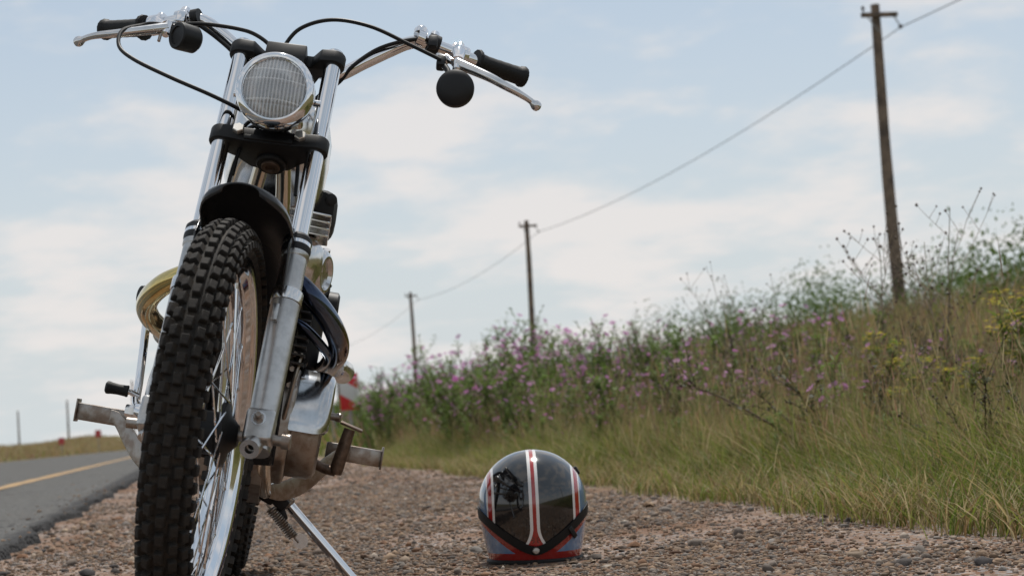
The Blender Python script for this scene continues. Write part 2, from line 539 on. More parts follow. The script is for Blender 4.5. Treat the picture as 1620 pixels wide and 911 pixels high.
M_PAINT = paint_mat()
for xc in (-1.52, -5.45):
    lv, w = [], 0.06
    for y in ry:
        for x in (xc + w, xc - w):
            x2 = x + 0.006 * math.sin(y * 3.3)
            lv.append((x2, y, float(np.interp(-(x2 - float(road_edge(y))), rxs, [road_z(float(road_edge(y)) - q) for q in rxs])) + 0.004))
    ii = np.arange(len(ry) * 2).reshape(-1, 2)
    lf = np.stack([ii[:-1, 0], ii[:-1, 1], ii[1:, 1], ii[1:, 0]], 1)
    tag(np_obj('yellow_road_line', np.array(lv), [lf], M_PAINT), kind='structure')

# ------------------------------------------------------------------ gravel stones
ico_v = [(0, 0, 1)]
for k in range(5): ico_v.append((0.894 * math.cos(R(72 * k)), 0.894 * math.sin(R(72 * k)), 0.447))
for k in range(5): ico_v.append((0.894 * math.cos(R(72 * k + 36)), 0.894 * math.sin(R(72 * k + 36)), -0.447))
ICO = np.array(ico_v)
icf = []
for k in range(5):
    a, b, c, d = 1 + k, 1 + (k + 1) % 5, 6 + k, 6 + (k + 1) % 5
    icf += [(0, a, b), (a, c, b), (b, c, d)]
ICF = np.array(icf)


def stones(n, xr, yr, med, sig, zfun, name, label, clear=None, on_road=False):
    X = rng.uniform(*xr, n); Y = rng.uniform(*yr, n)
    # thin out near the road, where bare red dirt shows
    p = np.clip(0.16 + 1.0 * (X + 0.55) / 1.3, 0.14, 1.0)
    cl = np.sin(X * 4.1 + 1.7 * np.sin(Y * 2.2)) * np.sin(Y * 3.3 + 1.3 * np.sin(X * 2.9))
    p = p * np.clip(0.66 + 0.75 * cl, 0.12, 1)
    p = np.where(X > 1.35, p * np.clip((1.75 - X) / 0.40, 0.10, 1), p)
    keep = (rng.random(n) < p) & (X > road_edge(Y) + 0.03)
    if on_road: keep = (X < road_edge(Y) - .004) & (rng.random(n) < np.exp((X - road_edge(Y)) / .14))
    # keep to what the view and a step to its side can see
    keep &= (X < 0.62 * Y + 0.25) & (X > -0.26 * Y + 0.05 - 0.3)
    if clear is not None:
        keep &= ~clear(X, Y)
    X, Y = X[keep], Y[keep]; n = len(X)
    r = med * np.exp(rng.normal(0, sig, n)); r = np.clip(r, 0.0016, 0.018)
    sc = np.stack([r * rng.uniform(0.8, 1.35, n), r * rng.uniform(0.7, 1.1, n), r * rng.uniform(0.35, 0.8, n)], 1)
    P = ICO[None] * rng.uniform(0.68, 1.28, (n, 11, 1)) * sc[:, None, :]
    tl = rng.normal(0, 0.35, n); ct, st_ = np.cos(tl), np.sin(tl)
    y2 = P[..., 1] * ct[:, None] - P[..., 2] * st_[:, None]; z2 = P[..., 1] * st_[:, None] + P[..., 2] * ct[:, None]
    a = rng.uniform(0, 6.283, n); ca, sa = np.cos(a), np.sin(a)
    x3 = P[..., 0] * ca[:, None] - y2 * sa[:, None]; y3 = P[..., 0] * sa[:, None] + y2 * ca[:, None]
    V = np.stack([x3 + X[:, None], y3 + Y[:, None], z2 + (zfun(X, Y) + sc[:, 2] * rng.uniform(0.1, 0.6, n))[:, None]], 2)
    pal = np.array([(0.30, 0.20, 0.125), (0.38, 0.255, 0.165), (0.27, 0.14, 0.075), (0.20, 0.175, 0.155), (0.255, 0.235, 0.215),
                    (0.125, 0.11, 0.10), (0.50, 0.43, 0.36), (0.34, 0.26, 0.19), (0.065, 0.058, 0.055), (0.21, 0.115, 0.07)])
    pw = np.array([.17, .12, .10, .15, .12, .09, .035, .12, .035, .06]); pw /= pw.sum()
    c = pal[rng.choice(len(pal), n, p=pw)] * rng.uniform(0.42, 0.92, (n, 1))
    dust = rng.beta(2, 3, (n, 1)); c = c * (1 - dust) + np.array([.145, .098, .068]) * dust
    F = (ICF[None] + (np.arange(n) * 11)[:, None, None]).reshape(-1, 3)
    o = np_obj(name, V.reshape(-1, 3), [F], M_STONE, np.repeat(c, 11, 0))
    tag(o, label, 'gravel', kind='stuff')
    return n


gz = lambda X, Y: terrain(X, Y)
n_st = stones(165000, (-0.6, 1.95), (2.3, 5.6), 0.0034, 0.48, gz, 'gravel', 'loose brown and grey gravel spread over the road shoulder')
n_st += stones(70000, (-0.6, 1.95), (5.6, 10.5), 0.0055, 0.42, gz, 'gravel', 'more distant brown gravel along the shoulder towards the signs')
n_st += stones(9000, (-0.6, 1.95), (10.5, 20), 0.0095, 0.3, gz, 'gravel', 'far strip of pebbly shoulder below the weeds')
n_st += stones(1600, (-1.3, -.45), (3.5, 16), 0.0050, 0.45, lambda X, Y: road_z(X) - .001, 'gravel', 'stray pebbles kicked onto the edge of the asphalt', None, True)
# the larger stones one can pick out, each its own piece of the ground
proto_st = []
for q in range(6):
    v = ICO * rng.uniform(.72, 1.25, (11, 1)) * np.array([1.15, .9, .62])
    c = np.tile(np.array([(.07, .06, .055), (.30, .21, .14), (.12, .10, .09), (.36, .27, .19), (.22, .12, .07), (.05, .045, .045)][q]), (11, 1))
    o = np_obj('stone', v, [ICF], M_STONE, c); proto_st.append(o.data); bpy.data.objects.remove(o)
rs = random.Random(11)
for q in range(70):
    y = 2.9 + 6.0 * rs.random() ** 1.6
    x = rs.uniform(-.50, min(1.7, .55 * y)) if q % 3 else rs.uniform(-.52, -.1) * min(1, y / 5)
    if x < float(road_edge(y)) + .05 or (abs(x - .74) < .17 and 3.7 < y < 4.05): continue
    r_ = rs.uniform(.010, .019)
    o = bpy.data.objects.new('stone', proto_st[rs.choice((0, 0, 1, 2, 2, 3, 4, 5))]); COL.objects.link(o); o.parent = ground
    o.matrix_local = Matrix.Translation((x, y, float(terrain(x, y)) + r_ * .3)) @ Matrix.Rotation(rs.uniform(0, 6.3), 4, 'Z') @ Matrix.Rotation(rs.uniform(-.3, .3), 4, 'X') @ Matrix.Scale(r_, 4)
print('stones', n_st)

# ------------------------------------------------------------------ utility poles and wire
POLES = [(17.0, -6.0, 9.7), (17.0, 40.0, 9.73), (17.0, 85.2, 10.08), (17.0, 131.0, 10.39), (17.0, 198.0, 10.4)]
POLE_LABELS = ['weathered wooden utility pole beyond the right of the frame carrying the wire',
               'tall weathered wooden utility pole rising from the bank, nearest of the three on the right',
               'dark wooden utility pole above the pink flowers, middle of the three on the right',
               'small distant wooden utility pole closest to the motorcycle, farthest of the three on the right',
               'far wooden utility pole hidden behind the motorcycle']
ins_pts = []
for (px, py, pz), lab in zip(POLES, POLE_LABELS):
    z0 = float(terrain(px, py)) - 0.4
    t = empty('utility_pole', Matrix.Translation((px, py, z0)))
    tag(t, lab, 'pole', 'wooden utility poles along the right bank')
    H = pz - z0
    rr = random.Random(int(py * 10))
    mb = MB(); pts, rad = [], []
    lean = (rr.uniform(-.06, .06), rr.uniform(-.05, .05))
    for k in range(15):
        f = k / 14
        pts.append((lean[0] * f + 0.03 * math.sin(f * 5 + py) * (0 if k == 0 else 1), lean[1] * f, H * f)); rad.append(0.165 - 0.055 * f + rr.uniform(-.004, .004))
    mb.tube(pts, rad, 14).build('pole_shaft', M_WOOD, t)
    tx, ty = pts[-1][0], pts[-1][1]
    za = H - 0.26
    mb = MB(); mb.box((tx + 0.03, ty - 0.15, za), (0.92, 0.09, 0.11)); mb.build('crossarm', M_WOOD, t, bevel=0.008)
    mb = MB(); mb.tube([(tx - 0.30, ty - 0.17, za - 0.03), (tx, ty - 0.13, za - 0.42)], 0.018, 6).build('brace', M_IRON, t)
    mb = MB(); mb.tube([(tx - 0.38, ty - 0.15, za + 0.05), (tx - 0.38, ty - 0.15, za + 0.13)], 0.015, 6)
    mb.lathe((tx - 0.38, ty - 0.15, za + 0.12), (0, 0, 1), [(0, .03), (.02, .045), (.05, .035), (.07, .045), (.1, .02)], 12).build('insulator', M_PORC, t)
    ip = (tx + 0.40, ty - 0.15, za - 0.05)
    e = (tx + 0.55, ty - 0.15, za - 0.29)
    mb = MB(); mb.tube([ip, e], 0.018, 6); mb.build('wire_hanger', M_IRON, t)
    mb = MB(); mb.lathe(e, (0, 0, -1), [(-.03, .02), (-.02, .05), (.0, .06), (.03, .05), (.06, .03)], 12).build('insulator', M_PORC, t)
    mb = MB(); mb.lathe((tx, ty, H - 0.001), (0, 0, 1), [(0, .115), (.02, .112), (.03, .09)], 14).build('pole_cap', M_WOOD, t)
    ins_pts.append(Vector((px + e[0], py + e[1], z0 + e[2] - 0.03)))
mb = MB(); wp = []
for A, B in zip(ins_pts[:-1], ins_pts[1:]):
    for k in range(24):
        f = k / 24
        p = A.lerp(B, f); p.z -= 4 * 0.55 * f * (1 - f)
        wp.append(p)
wp.append(ins_pts[-1])
mb.tube(wp, 0.013, 6)
tag(mb.build('overhead_wire', M_WIRE), 'single sagging overhead wire strung between the wooden poles on the right', 'wire')

for (px, py, pz), lab in zip([(-28.57, 320, 8.06), (-18.9, 300, 8.8), (-8.05, 290, 10.98)],
                             ['faint distant pole beyond the road at the far left edge', 'faint distant pole between the far left pole and the foot peg',
                              'faint distant pole rising behind the kick starter pedal']):
    z0 = float(terrain(px, py)) - 0.3
    t = empty('utility_pole', Matrix.Translation((px, py, z0)))
    tag(t, lab, 'pole', 'faint poles beyond the road')
    H = pz - z0
    MB().tube([(0, 0, H * k / 6) for k in range(7)], [0.2 - 0.012 * k for k in range(7)], 10).build('pole_shaft', M_WOOD, t)
    MB().lathe((0, 0, H - .001), (0, 0, 1), [(0, .13), (.05, .1), (.06, .05)], 10).build('pole_cap', M_WOOD, t)


# ------------------------------------------------------------------ hazard marker signs
def stripe_mat():
    m = bpy.data.materials.new('hazard_stripes'); m.use_nodes = True
    nt = m.node_tree; b = nt.nodes['Principled BSDF']
    tc = nt.nodes.new('ShaderNodeTexCoord').outputs['Object']
    s = nt.nodes.new('ShaderNodeSeparateXYZ'); nt.links.new(tc, s.inputs[0])
    d = (E(nt, s.outputs[0]) * 0.62 + E(nt, s.outputs[2])) / 0.48 + 1.25
    fr = d._op('FRACT')
    n = noise_tex(nt, tc, 20.0, 5.0)
    c = mixc(nt, fr.lt(0.5), (0.55, 0.016, 0.02), (0.58, 0.58, 0.57))
    c = mixc(nt, smooth(nt, n, 0.55, 0.8) * 0.3, c, (0.3, 0.22, 0.17))
    nt.links.new(c, b.inputs['Base Color']); b.inputs['Roughness'].default_value = 0.45
    return m


M_STRIPE = stripe_mat()


M_REDP = mat('faded_red_panel', (0.42, 0.03, 0.035), 0.5, color2=(0.5, 0.1, 0.09), vscale=6)


def hazard_sign(x, y, ztop, w, h, label, grp=None):
    z0 = float(terrain(x, y)) - 0.15
    t = empty('hazard_sign', Matrix.Translation((x, y, z0)))
    tag(t, label, 'sign', grp)
    zc = ztop - z0 - h / 2
    o = MB().box((0, 0, 0), (w, 0.012, h)).build('sign_panel', M_REDP if grp else M_STRIPE, t, Matrix.Translation((0, -0.035, zc)), bevel=0.004)
    MB().tube([(0.01, 0, 0), (0.01, 0, ztop - z0 - 0.05)], 0.026, 12).build('post', M_IRON, t)
    for dz in (-h * 0.3, h * 0.3):
        MB().hexhead((0.01, -0.0405, zc + dz), (0, -1, 0), 0.011, 0.008).build('bolt', M_IRON, t)


hazard_sign(2.47, 27.0, 1.21, 0.285, 0.56, 'red and white diagonal striped hazard sign on a grey post right of the motorcycle')
hazard_sign(-7.03, 105, 1.17, 0.34, 0.40, 'small red hazard marker across the road, left one of the two, nearer the left edge', 'far markers across the road')
hazard_sign(-6.62, 140, 1.85, 0.46, 0.55, 'small red hazard marker across the road, right one of the two, under the foot peg', 'far markers across the road')
z0 = float(terrain(2.19, 27)) - 0.15
t = empty('steel_post', Matrix.Translation((2.16, 26.6, z0)))
tag(t, 'plain grey steel post just left of the striped hazard sign', 'post')
MB().tube([(0.06, 0, 0), (0.01, 0, 0.7), (-0.03, 0, 1.45)], 0.03, 12).build('post_shaft', M_IRON, t)
MB().lathe((-0.03, 0, 1.449), (0, 0, 1), [(0, .032), (.012, .03), (.018, .015)], 12).build('post_cap', M_IRON, t)

# ================================================================== MOTORCYCLE
LEAN, HEAD, STEER, RAKE, OFF, RW = R(13.69), R(-3.98), R(-6.08), R(27.09), 0.04, 0.335
BM = Matrix.Translation((-0.0432, 2.8139, 0.0)) @ Matrix.Rotation(HEAD, 4, 'Z') @ Matrix(((0, 1, 0, 0), (-1, 0, 0, 0), (0, 0, 1, 0), (0, 0, 0, 1))) @ Matrix.Rotation(-LEAN, 4, 'X')
bike = empty('motorcycle', BM)
tag(bike, 'vintage trials motorcycle with chrome fork and knobbly tyres leaning on its side stand', 'motorcycle')
cr, sr = math.cos(RAKE), math.sin(RAKE)
FM = (Matrix(((cr, 0, -sr, 0), (0, 1, 0, 0), (sr, 0, cr, RW), (0, 0, 0, 1))) @ Matrix.Translation((-OFF, 0, 0))
      @ Matrix.Rotation(STEER, 4, 'Z') @ Matrix.Translation((OFF, 0, 0)))
# fork frame coordinates: a forward of the fork legs, y to the rider's left, t up along the fork from the axle


def fp(mb, name, m, bevel=0.0, **k): return mb.build(name, m, bike, FM, bevel=bevel, **k)
def bp_(mb, name, m, bevel=0.0, **k): return mb.build(name, m, bike, None, bevel=bevel, **k)
def sub(mb, name, m, parent, bevel=0.0, **k): return mb.build(name, m, parent, None, bevel=bevel, **k)


# --- wheels
def tyre_section(n, rc, hw, hh, bead):
    out = []
    for k in range(n):
        a = math.pi * 2 * k / n
        c, s = math.cos(a), math.sin(a)
        y = hw * math.copysign(abs(s) ** 0.9, s)
        r = rc + hh * math.copysign(abs(c) ** 0.92, c)
        if r < bead + .006:
            r = bead + .003; y = max(-.026, min(.026, y))
        out.append((r, y))
    return out


def revolve(mb, sec, n):
    rings = []
    for i in range(n):
        th = 2 * math.pi * i / n
        rings.append([(r * math.cos(th), y, r * math.sin(th)) for r, y in sec])
    base = len(mb.v); m = len(sec)
    for r in rings: mb.v.extend(r)
    for i in range(n):
        for k in range(m):
            a = base + i * m + k; b = base + i * m + (k + 1) % m
            c = base + ((i + 1) % n) * m + (k + 1) % m; d = base + ((i + 1) % n) * m + k
            mb.f.append((a, b, c, d))
    return mb


def block_mesh(l, w, h):
    mb = MB(); rings = []
    for z, q in ((-0.004, 1.06), (h * 0.8, 0.98), (h, 0.86)):
        rings.append([(l / 2 * q * sx, w / 2 * q * sy, z) for sx, sy in ((-1, -1), (1, -1), (1, 1), (-1, 1))])
    mb.ring_faces(rings)
    return mb


def block_frames(rc, hw, hh, N, cols):
    """yield (theta, column, matrix) for tread blocks in wheel coordinates (axis y)"""
    for ci, (al, ph) in enumerate(cols):
        a = R(al)
        s, c = math.sin(a), math.cos(a)
        y = hw * math.copysign(abs(s) ** 0.9, s); r = rc + hh * abs(c) ** 0.92
        nr, ny = c * hw, s * hh
        q = math.hypot(nr, ny); nr, ny = nr / q, ny / q
        for i in range(N):
            th = 2 * math.pi * (i + ph) / N
            rd = Vector((math.cos(th), 0, math.sin(th))); tg = Vector((-math.sin(th), 0, math.cos(th)))
            nz = rd * nr + Vector((0, ny, 0))
            wy = nz.cross(tg)
            M = Matrix.Identity(4)
            p = rd * r + Vector((0, y, 0))
            for k in range(3): M[k][0], M[k][1], M[k][2], M[k][3] = tg[k], wy[k], nz[k], p[k]
            yield th, ci, M


def wheel(prefix, M, rc, hw, hh, rim_r, N, solo, nsp, parts=True):
    tyre = revolve(MB(), tyre_section(36, rc, hw, hh, rim_r), 120).build(prefix + '_tyre', M_RUBBER, bike, M)
    cols = [(-76, 0.5), (-51, 0.0), (-25.5, 0.5), (0, 0.0), (25.5, 0.5), (51, 0.0), (76, 0.5)]
    blk = block_mesh(0.0176, 0.0124, 0.0098)
    side = block_mesh(0.0160, 0.0120, 0.0085)
    first = {}
    rest = MB()
    rr = random.Random(3)
    for th, ci, Mb in block_frames(rc, hw, hh, N, cols):
        d = math.degrees(th) % 360
        d = d - 360 if d > 180 else d
        src = side if ci in (0, 6) else blk
        Mb = Mb @ Matrix.Rotation(rr.uniform(-.05, .05), 4, 'Z')
        if solo and -88 < d < 74:
            key = ci in (0, 6)
            if key not in first:
                o = src.build('tread_block', M_RUBBER, tyre, bevel=0.0008, seg=1, ang=25); first[key] = o
            else:
                o = first[key].copy(); COL.objects.link(o); o.parent = tyre
            o.matrix_local = Mb
        else:
            b = len(rest.v)
            rest.v.extend([tuple(Mb @ Vector(v)) for v in src.v]); rest.f.extend([tuple(b + i for i in f) for f in src.f])
    o = rest.build('tread_block', M_RUBBER, tyre, ang=25); o['kind'] = 'stuff'
    # rim: chromed trough
    half_sec = [(rim_r + .004, .0265), (rim_r + .0055, .0285), (rim_r + .004, .0305), (rim_r - .001, .0300), (rim_r - .010, .0270), (rim_r - .0115, .0262), (rim_r - .0125, .0235), (rim_r - .0150, .0205), (rim_r - .0250, .0150), (rim_r - .0275, .0120), (rim_r - .0285, .006)]
    sec = half_sec + [(r_, -y_) for r_, y_ in reversed(half_sec)]
    rim = revolve(MB(), sec, 120).build(prefix + '_rim', M_CHROME, bike, M, ang=50)
    hub = MB().lathe((0, -.062, 0), (0, 1, 0), [(0, .02), (.004, .05), (.012, .056), (.040, .058), (.046, .034), (.078, .034), (.084, .052), (.092, .052), (.098, .03), (.112, .016)], 40).build(prefix + '_hub', M_SATIN, bike, M)
    for k in range(nsp):
        fl = 1 if k % 2 else -1
        g = (k // 2) % 2
        th = 2 * math.pi * (k + 0.5) / nsp
        th2 = th + (1 if g else -1) * R(62 if fl > 0 else 58)
        hp = Vector((0.049 * math.cos(th2), 0.026 * fl + (0.004 if g else -.001) * fl, 0.049 * math.sin(th2)))
        ep = Vector(((rim_r - .021) * math.cos(th), 0.007 * fl, (rim_r - .021) * math.sin(th)))
        s_ = MB().tube([hp, ep], 0.00165, 6).build('spoke', M_CHROME, rim)
        if parts:
            d = (hp - ep).normalized()
            MB().lathe(ep - d * .004, d, [(0, .0035), (.012, .0033), (.02, .0026)], 6).build('spoke_nipple', M_POLALU, rim)
    return tyre


wheel('front', FM, 0.2870, 0.0340, 0.0385, 0.2745, 72, True, 36)
RM = Matrix.Translation((-1.30, 0.0, 0.315))
wheel('rear', RM, 0.258, 0.054, 0.050, 0.238, 66, False, 36, False)

# --- front axle, fork legs
mb = MB().tube([(0, -.125, 0), (0, .128, 0)], 0.0085, 16)
mb.lathe((0, .118, 0), (0, 1, 0), [(0, .0125), (.012, .0125), (.014, .0105)], 20)
fp(mb, 'front_axle', M_STEEL)
for sd in (1, -1):
    y = 0.0821 * sd
    leg = fp(MB().lathe((0, y, 0.30), (0, 0, 1), [(0, .0153), (.483, .0153)], 32), 'fork_tube', M_CHROME)
    sl = fp(MB().lathe((0, y, 0), (0, 0, 1), [(-.026, .012), (-.024, .0215), (.03, .0225), (.12, .0236), (.23, .0243), (.2465, .0243), (.2470, .0225),
                                              (.27, .0218), (.30, .0215), (.335, .0215), (.338, .0235), (.345, .0238), (.347, .018)], 36), 'fork_slider', M_ALU)
    sub(MB().lathe((0, y, 0), (0, 0, 1), [(.346, .0235), (.352, .0248), (.357, .0248), (.3575, .0236), (.3655, .0236), (.366, .0248), (.374, .0245), (.381, .019), (.383, .0156)], 32), 'dust_seal', M_SATIN, sl)
    sub(MB().lathe((0, y, 0), (0, 0, 1), [(.3578, .0243), (.358, .0247), (.3648, .0247), (.365, .0243)], 32), 'seal_clip', M_CHROME, sl)
    sub(MB().lathe((0, y, 0), (0, 0, 1), [(.2468, .0222), (.2470, .0258), (.2480, .0260), (.2680, .0260), (.2690, .0258), (.2692, .0216)], 36), 'slider_band', M_POLALU, sl, ang=20)
    # casting lug, axle boss, pinch bolt
    sub(MB().box((0.0265, y - .010 * sd, 0.215), (0.010, 0.011, 0.032)), 'cable_lug', M_ALU, sl, bevel=0.003)
    sub(MB().box((0.012, y, 0.010), (0.042, 0.046, 0.056)), 'axle_clamp', M_ALU, sl, bevel=0.007, seg=3)
    d = Vector((0.66, -0.10 * sd, -0.74)).normalized()
    o0 = Vector((0.014, y - .004 * sd, -0.016))
    sub(MB().lathe(o0, d, [(0, .0165), (.026, .0165), (.028, .0155), (.028, .0075), (.014, .0073)], 28, cap=True), 'drain_boss', M_ALU, sl)
    sub(MB().lathe(o0, d, [(.0139, .0072), (.0146, .0)], 16, cap=False), 'boss_bore', M_DARK, sl)
    sub(MB().hexhead((0.0325, y - .002 * sd, 0.018), (1, 0, 0), .0085, .007), 'pinch_bolt', M_STEEL, sl)
    sub(MB().lathe((0.032, y - .002 * sd, 0.018), (1, 0, 0), [(0, .012), (.002, .012)], 20), 'washer', M_POLALU, sl)
    sub(MB().lathe((0.039, y - .002 * sd, 0.018), (1, 0, 0), [(0, .005), (.007, .005), (.0085, .004)], 14), 'stud', M_STEEL, sl)

# --- yokes


def yoke(t0, t1, name, back, front):
    mb = MB()
    ring = []
    for k in range(13):                                   # +y end, from back to front
        a = R(180 - 180 * k / 12) - R(0)
        ring.append((0.0215 * math.cos(a), 0.0821 + 0.0215 * math.sin(a)))
    ring += [(0.0195, 0.060), (front, 0.044), (front, -0.044), (0.0195, -0.060)]
    for k in range(13):
        a = R(0 - 180 * k / 12)
        ring.append((0.0215 * math.cos(a), -0.0821 + 0.0215 * math.sin(a)))
    ring += [(-0.034, -0.058), (-back, -0.034), (-back - .008, 0.0), (-back, 0.034), (-0.034, 0.058)]
    mb.prism(ring, 2, t0, t1)
    return fp(mb, name, M_SATIN, bevel=0.003)


ly = yoke(0.5555, 0.5840, 'lower_yoke', 0.058, 0.017)
for y in (-.0535, .0535):
    sub(MB().hexhead((0.0185, y, 0.5745), (1, 0, 0.1), .0105, .009), 'clamp_bolt', M_BOLT, ly)
sub(MB().lathe((-OFF, 0.004, 0.5555), (0, 0, -1), [(-.004, .027), (.004, .027), (.007, .024)], 32), 'stem_boss', M_SATIN, ly)
sub(MB().lathe((-OFF, 0.004, 0.5488), (0, 0, -1), [(0, .0165), (.004, .0165), (.005, .0155), (.005, .0095), (.001, .009)], 28), 'stem_nut', M_RUSTY, ly)
sub(MB().box((0.0185, 0, 0.5625), (0.006, 0.085, 0.009)), 'front_rib', M_SATIN, ly, bevel=0.002)
uy = yoke(0.7500, 0.7760, 'upper_yoke', 0.085, -0.004)
for sd in (1, -1):
    sub(MB().lathe((0, .0821 * sd, .7755), (0, 0, 1), [(0, .0165), (.005, .0165), (.008, .014), (.009, .007)], 24), 'fork_cap', M_CHROME, uy)
    sub(MB().hexhead((0, .0821 * sd, .784), (0, 0, 1), .008, .003), 'cap_bolt', M_CHROME, uy)
    sub(MB().box((-.066, .036 * sd, .793), (.034, .02, .036)), 'bar_clamp', M_SATIN, uy, bevel=0.003)
sub(MB().lathe((-OFF, 0, .7765), (0, 0, 1), [(0, .016), (.006, .016), (.007, .01)], 6), 'stem_top_nut', M_CHROME, uy)
# speedo / electrics box behind the lamp
ob = fp(MB().box((-.002, -0.002, .755), (.052, .072, .042)), 'switch_box', M_PLASTIC, bevel=0.003)
sub(MB().box((-.002, -0.002, .7772), (.044, .062, .003)), 'box_lid', M_SATIN, ob, bevel=0.0015)

# --- headlight
HD = Vector((0.945, 0.0, -0.327)).normalized()
HC = Vector((0.108, 0.0080, 0.603))
bucket = fp(MB().lathe(HC, HD, [(-.098, .004), (-.097, .022), (-.088, .040), (-.068, .055), (-.045, .0615), (-.028, .0640)], 48), 'headlight_shell', M_BLKPAINT)
sub(MB().lathe(HC, HD, [(-.029, .0635), (-.031, .0655), (-.026, .0670), (-.012, .0672), (-.002, .0668), (.004, .0648), (.0075, .0615), (.0090, .0580), (.0082, .0550), (.0055, .0538), (.0035, .0545), (.0030, .0530), (.0, .0525)], 64, cap=False), 'headlight_rim', M_CHROME, bucket)
sub(MB().lathe(HC, HD, [(-.040, .007), (-.037, .020), (-.027, .034), (-.013, .046), (.000, .0528)], 64, cap=False), 'reflector', M_REFL, bucket, ang=80)
sub(MB().lathe(HC, HD, [(-.041, .0068), (-.022, .006), (-.018, .004), (-.016, .0)], 20), 'bulb', M_POLALU, bucket)
# fluted lens
hu = (Vector((0, 0, 1)) - HD * HD.z).normalized(); hv = HD.cross(hu)
mb = MB(); nR, nA = 44, 240
verts_f = []
for i in range(nR + 1):
    r = 0.0530 * i / nR
    for k in range(nA):
        a = 2 * math.pi * k / nA
        yy, zz = r * math.sin(a), r * math.cos(a)
        dome = 0.0110 * (1 - (r / 0.0530) ** 2)
        band = 1.0 if (zz < 0.026 and zz > -0.05) else 0.35
        if abs(zz + .012) < .014 and abs(yy) < .014: pitch, amp = 0.0046, 0.0006
        else: pitch, amp = (0.0062, 0.0007)
        rib = amp * band * (math.cos(2 * math.pi * yy / pitch)) * min(1, (nR - i) / 2)
        for zl in (0.026, 0.006, -0.03):
            if abs(zz - zl) < 0.0012: rib -= 0.0005
        verts_f.append(HC + HD * (0.0035 + dome + rib) + hu * zz + hv * yy)
mb.v = [tuple(v) for v in verts_f]
for i in range(nR):
    for k in range(nA):
        a, b = i * nA + k, i * nA + (k + 1) % nA
        mb.f.append((a, b, b + nA, a + nA))
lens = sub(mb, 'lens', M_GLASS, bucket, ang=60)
for sd in (1, -1):
    o = sub(MB().tube([HC - HD * .05 + hv * .055 * sd, HC - HD * .05 + hv * .075 * sd], .006, 14), 'lamp_bolt', M_CHROME, bucket)
# wiring under the lamp
for pts in ([(.0, -.035, .62), (-.01, -.052, .60), (-.03, -.055, .575), (-.04, -.058, .52)], [(.01, -.02, .60), (-.005, -.045, .595), (-.025, -.055, .59)], [(-.0, .02, .60), (-.02, .04, .595), (-.04, .05, .56), (-.05, .055, .5)],
            [(-.01, -.05, .555), (-.015, -.056, .50), (-.02, -.058, .45)]):
    fp(MB().tube(catmull(pts, 5), .0035, 8), 'wiring_loom', M_CABLE)

# --- handlebar
def sh(p, da=-0.025): return (p[0] + da, p[1] * (1 - da * 0.35) * 1.013 + .008, p[2] - 0.8 * da + .0195 + .012 * p[1])
barR = [(-.066, 0, .795), (-.066, .048, .791)] + [sh(p) for p in ((-.041, .074, .7475), (-.034, .118, .778), (-.027, .160, .807), (-.0215, .192, .826), (-.0215, .222, .8325), (-.036, .268, .8305), (-.050, .317, .825), (-.088, .385, .8365))]
barL = [(-.066, 0, .795), (-.066, -.050, .797)] + [sh(p) for p in ((-.038, -.105, .780), (-.030, -.140, .803), (-.023, -.172, .8215), (-.022, -.205, .824), (-.050, -.287, .817), (-.090, -.352, .835))]
cl = catmull(list(reversed(barL[1:])) + barR, 8)
bar = fp(MB().tube(cl, 0.0122, 20), 'handlebar', M_CHROME)


def grip(p0, p1, nm='grip'):
    p0, p1 = Vector(p0), Vector(p1); d = p1 - p0; L = d.length
    prof = [(-.004, .013), (-.004, .0235), (.0, .0245), (.003, .0235), (.007, .0185), (.02, .0168)]
    for k in range(1, 8): prof += [(.02 + (L - .032) * k / 8, .0165 + .0004 * (k % 2))]
    prof += [(L - .010, .0172), (L - .006, .0198), (L - .001, .0205), (L + .003, .019), (L + .004, .010)]
    return fp(MB().lathe(p0, d, prof, 32, flute=-.035), nm, M_GRIP, ang=60)


grip(sh((-.052, .319, .825)), sh((-.098, .405, .840)))
grip(sh((-.052, -.289, .8175)), sh((-.098, -.370, .8405)))

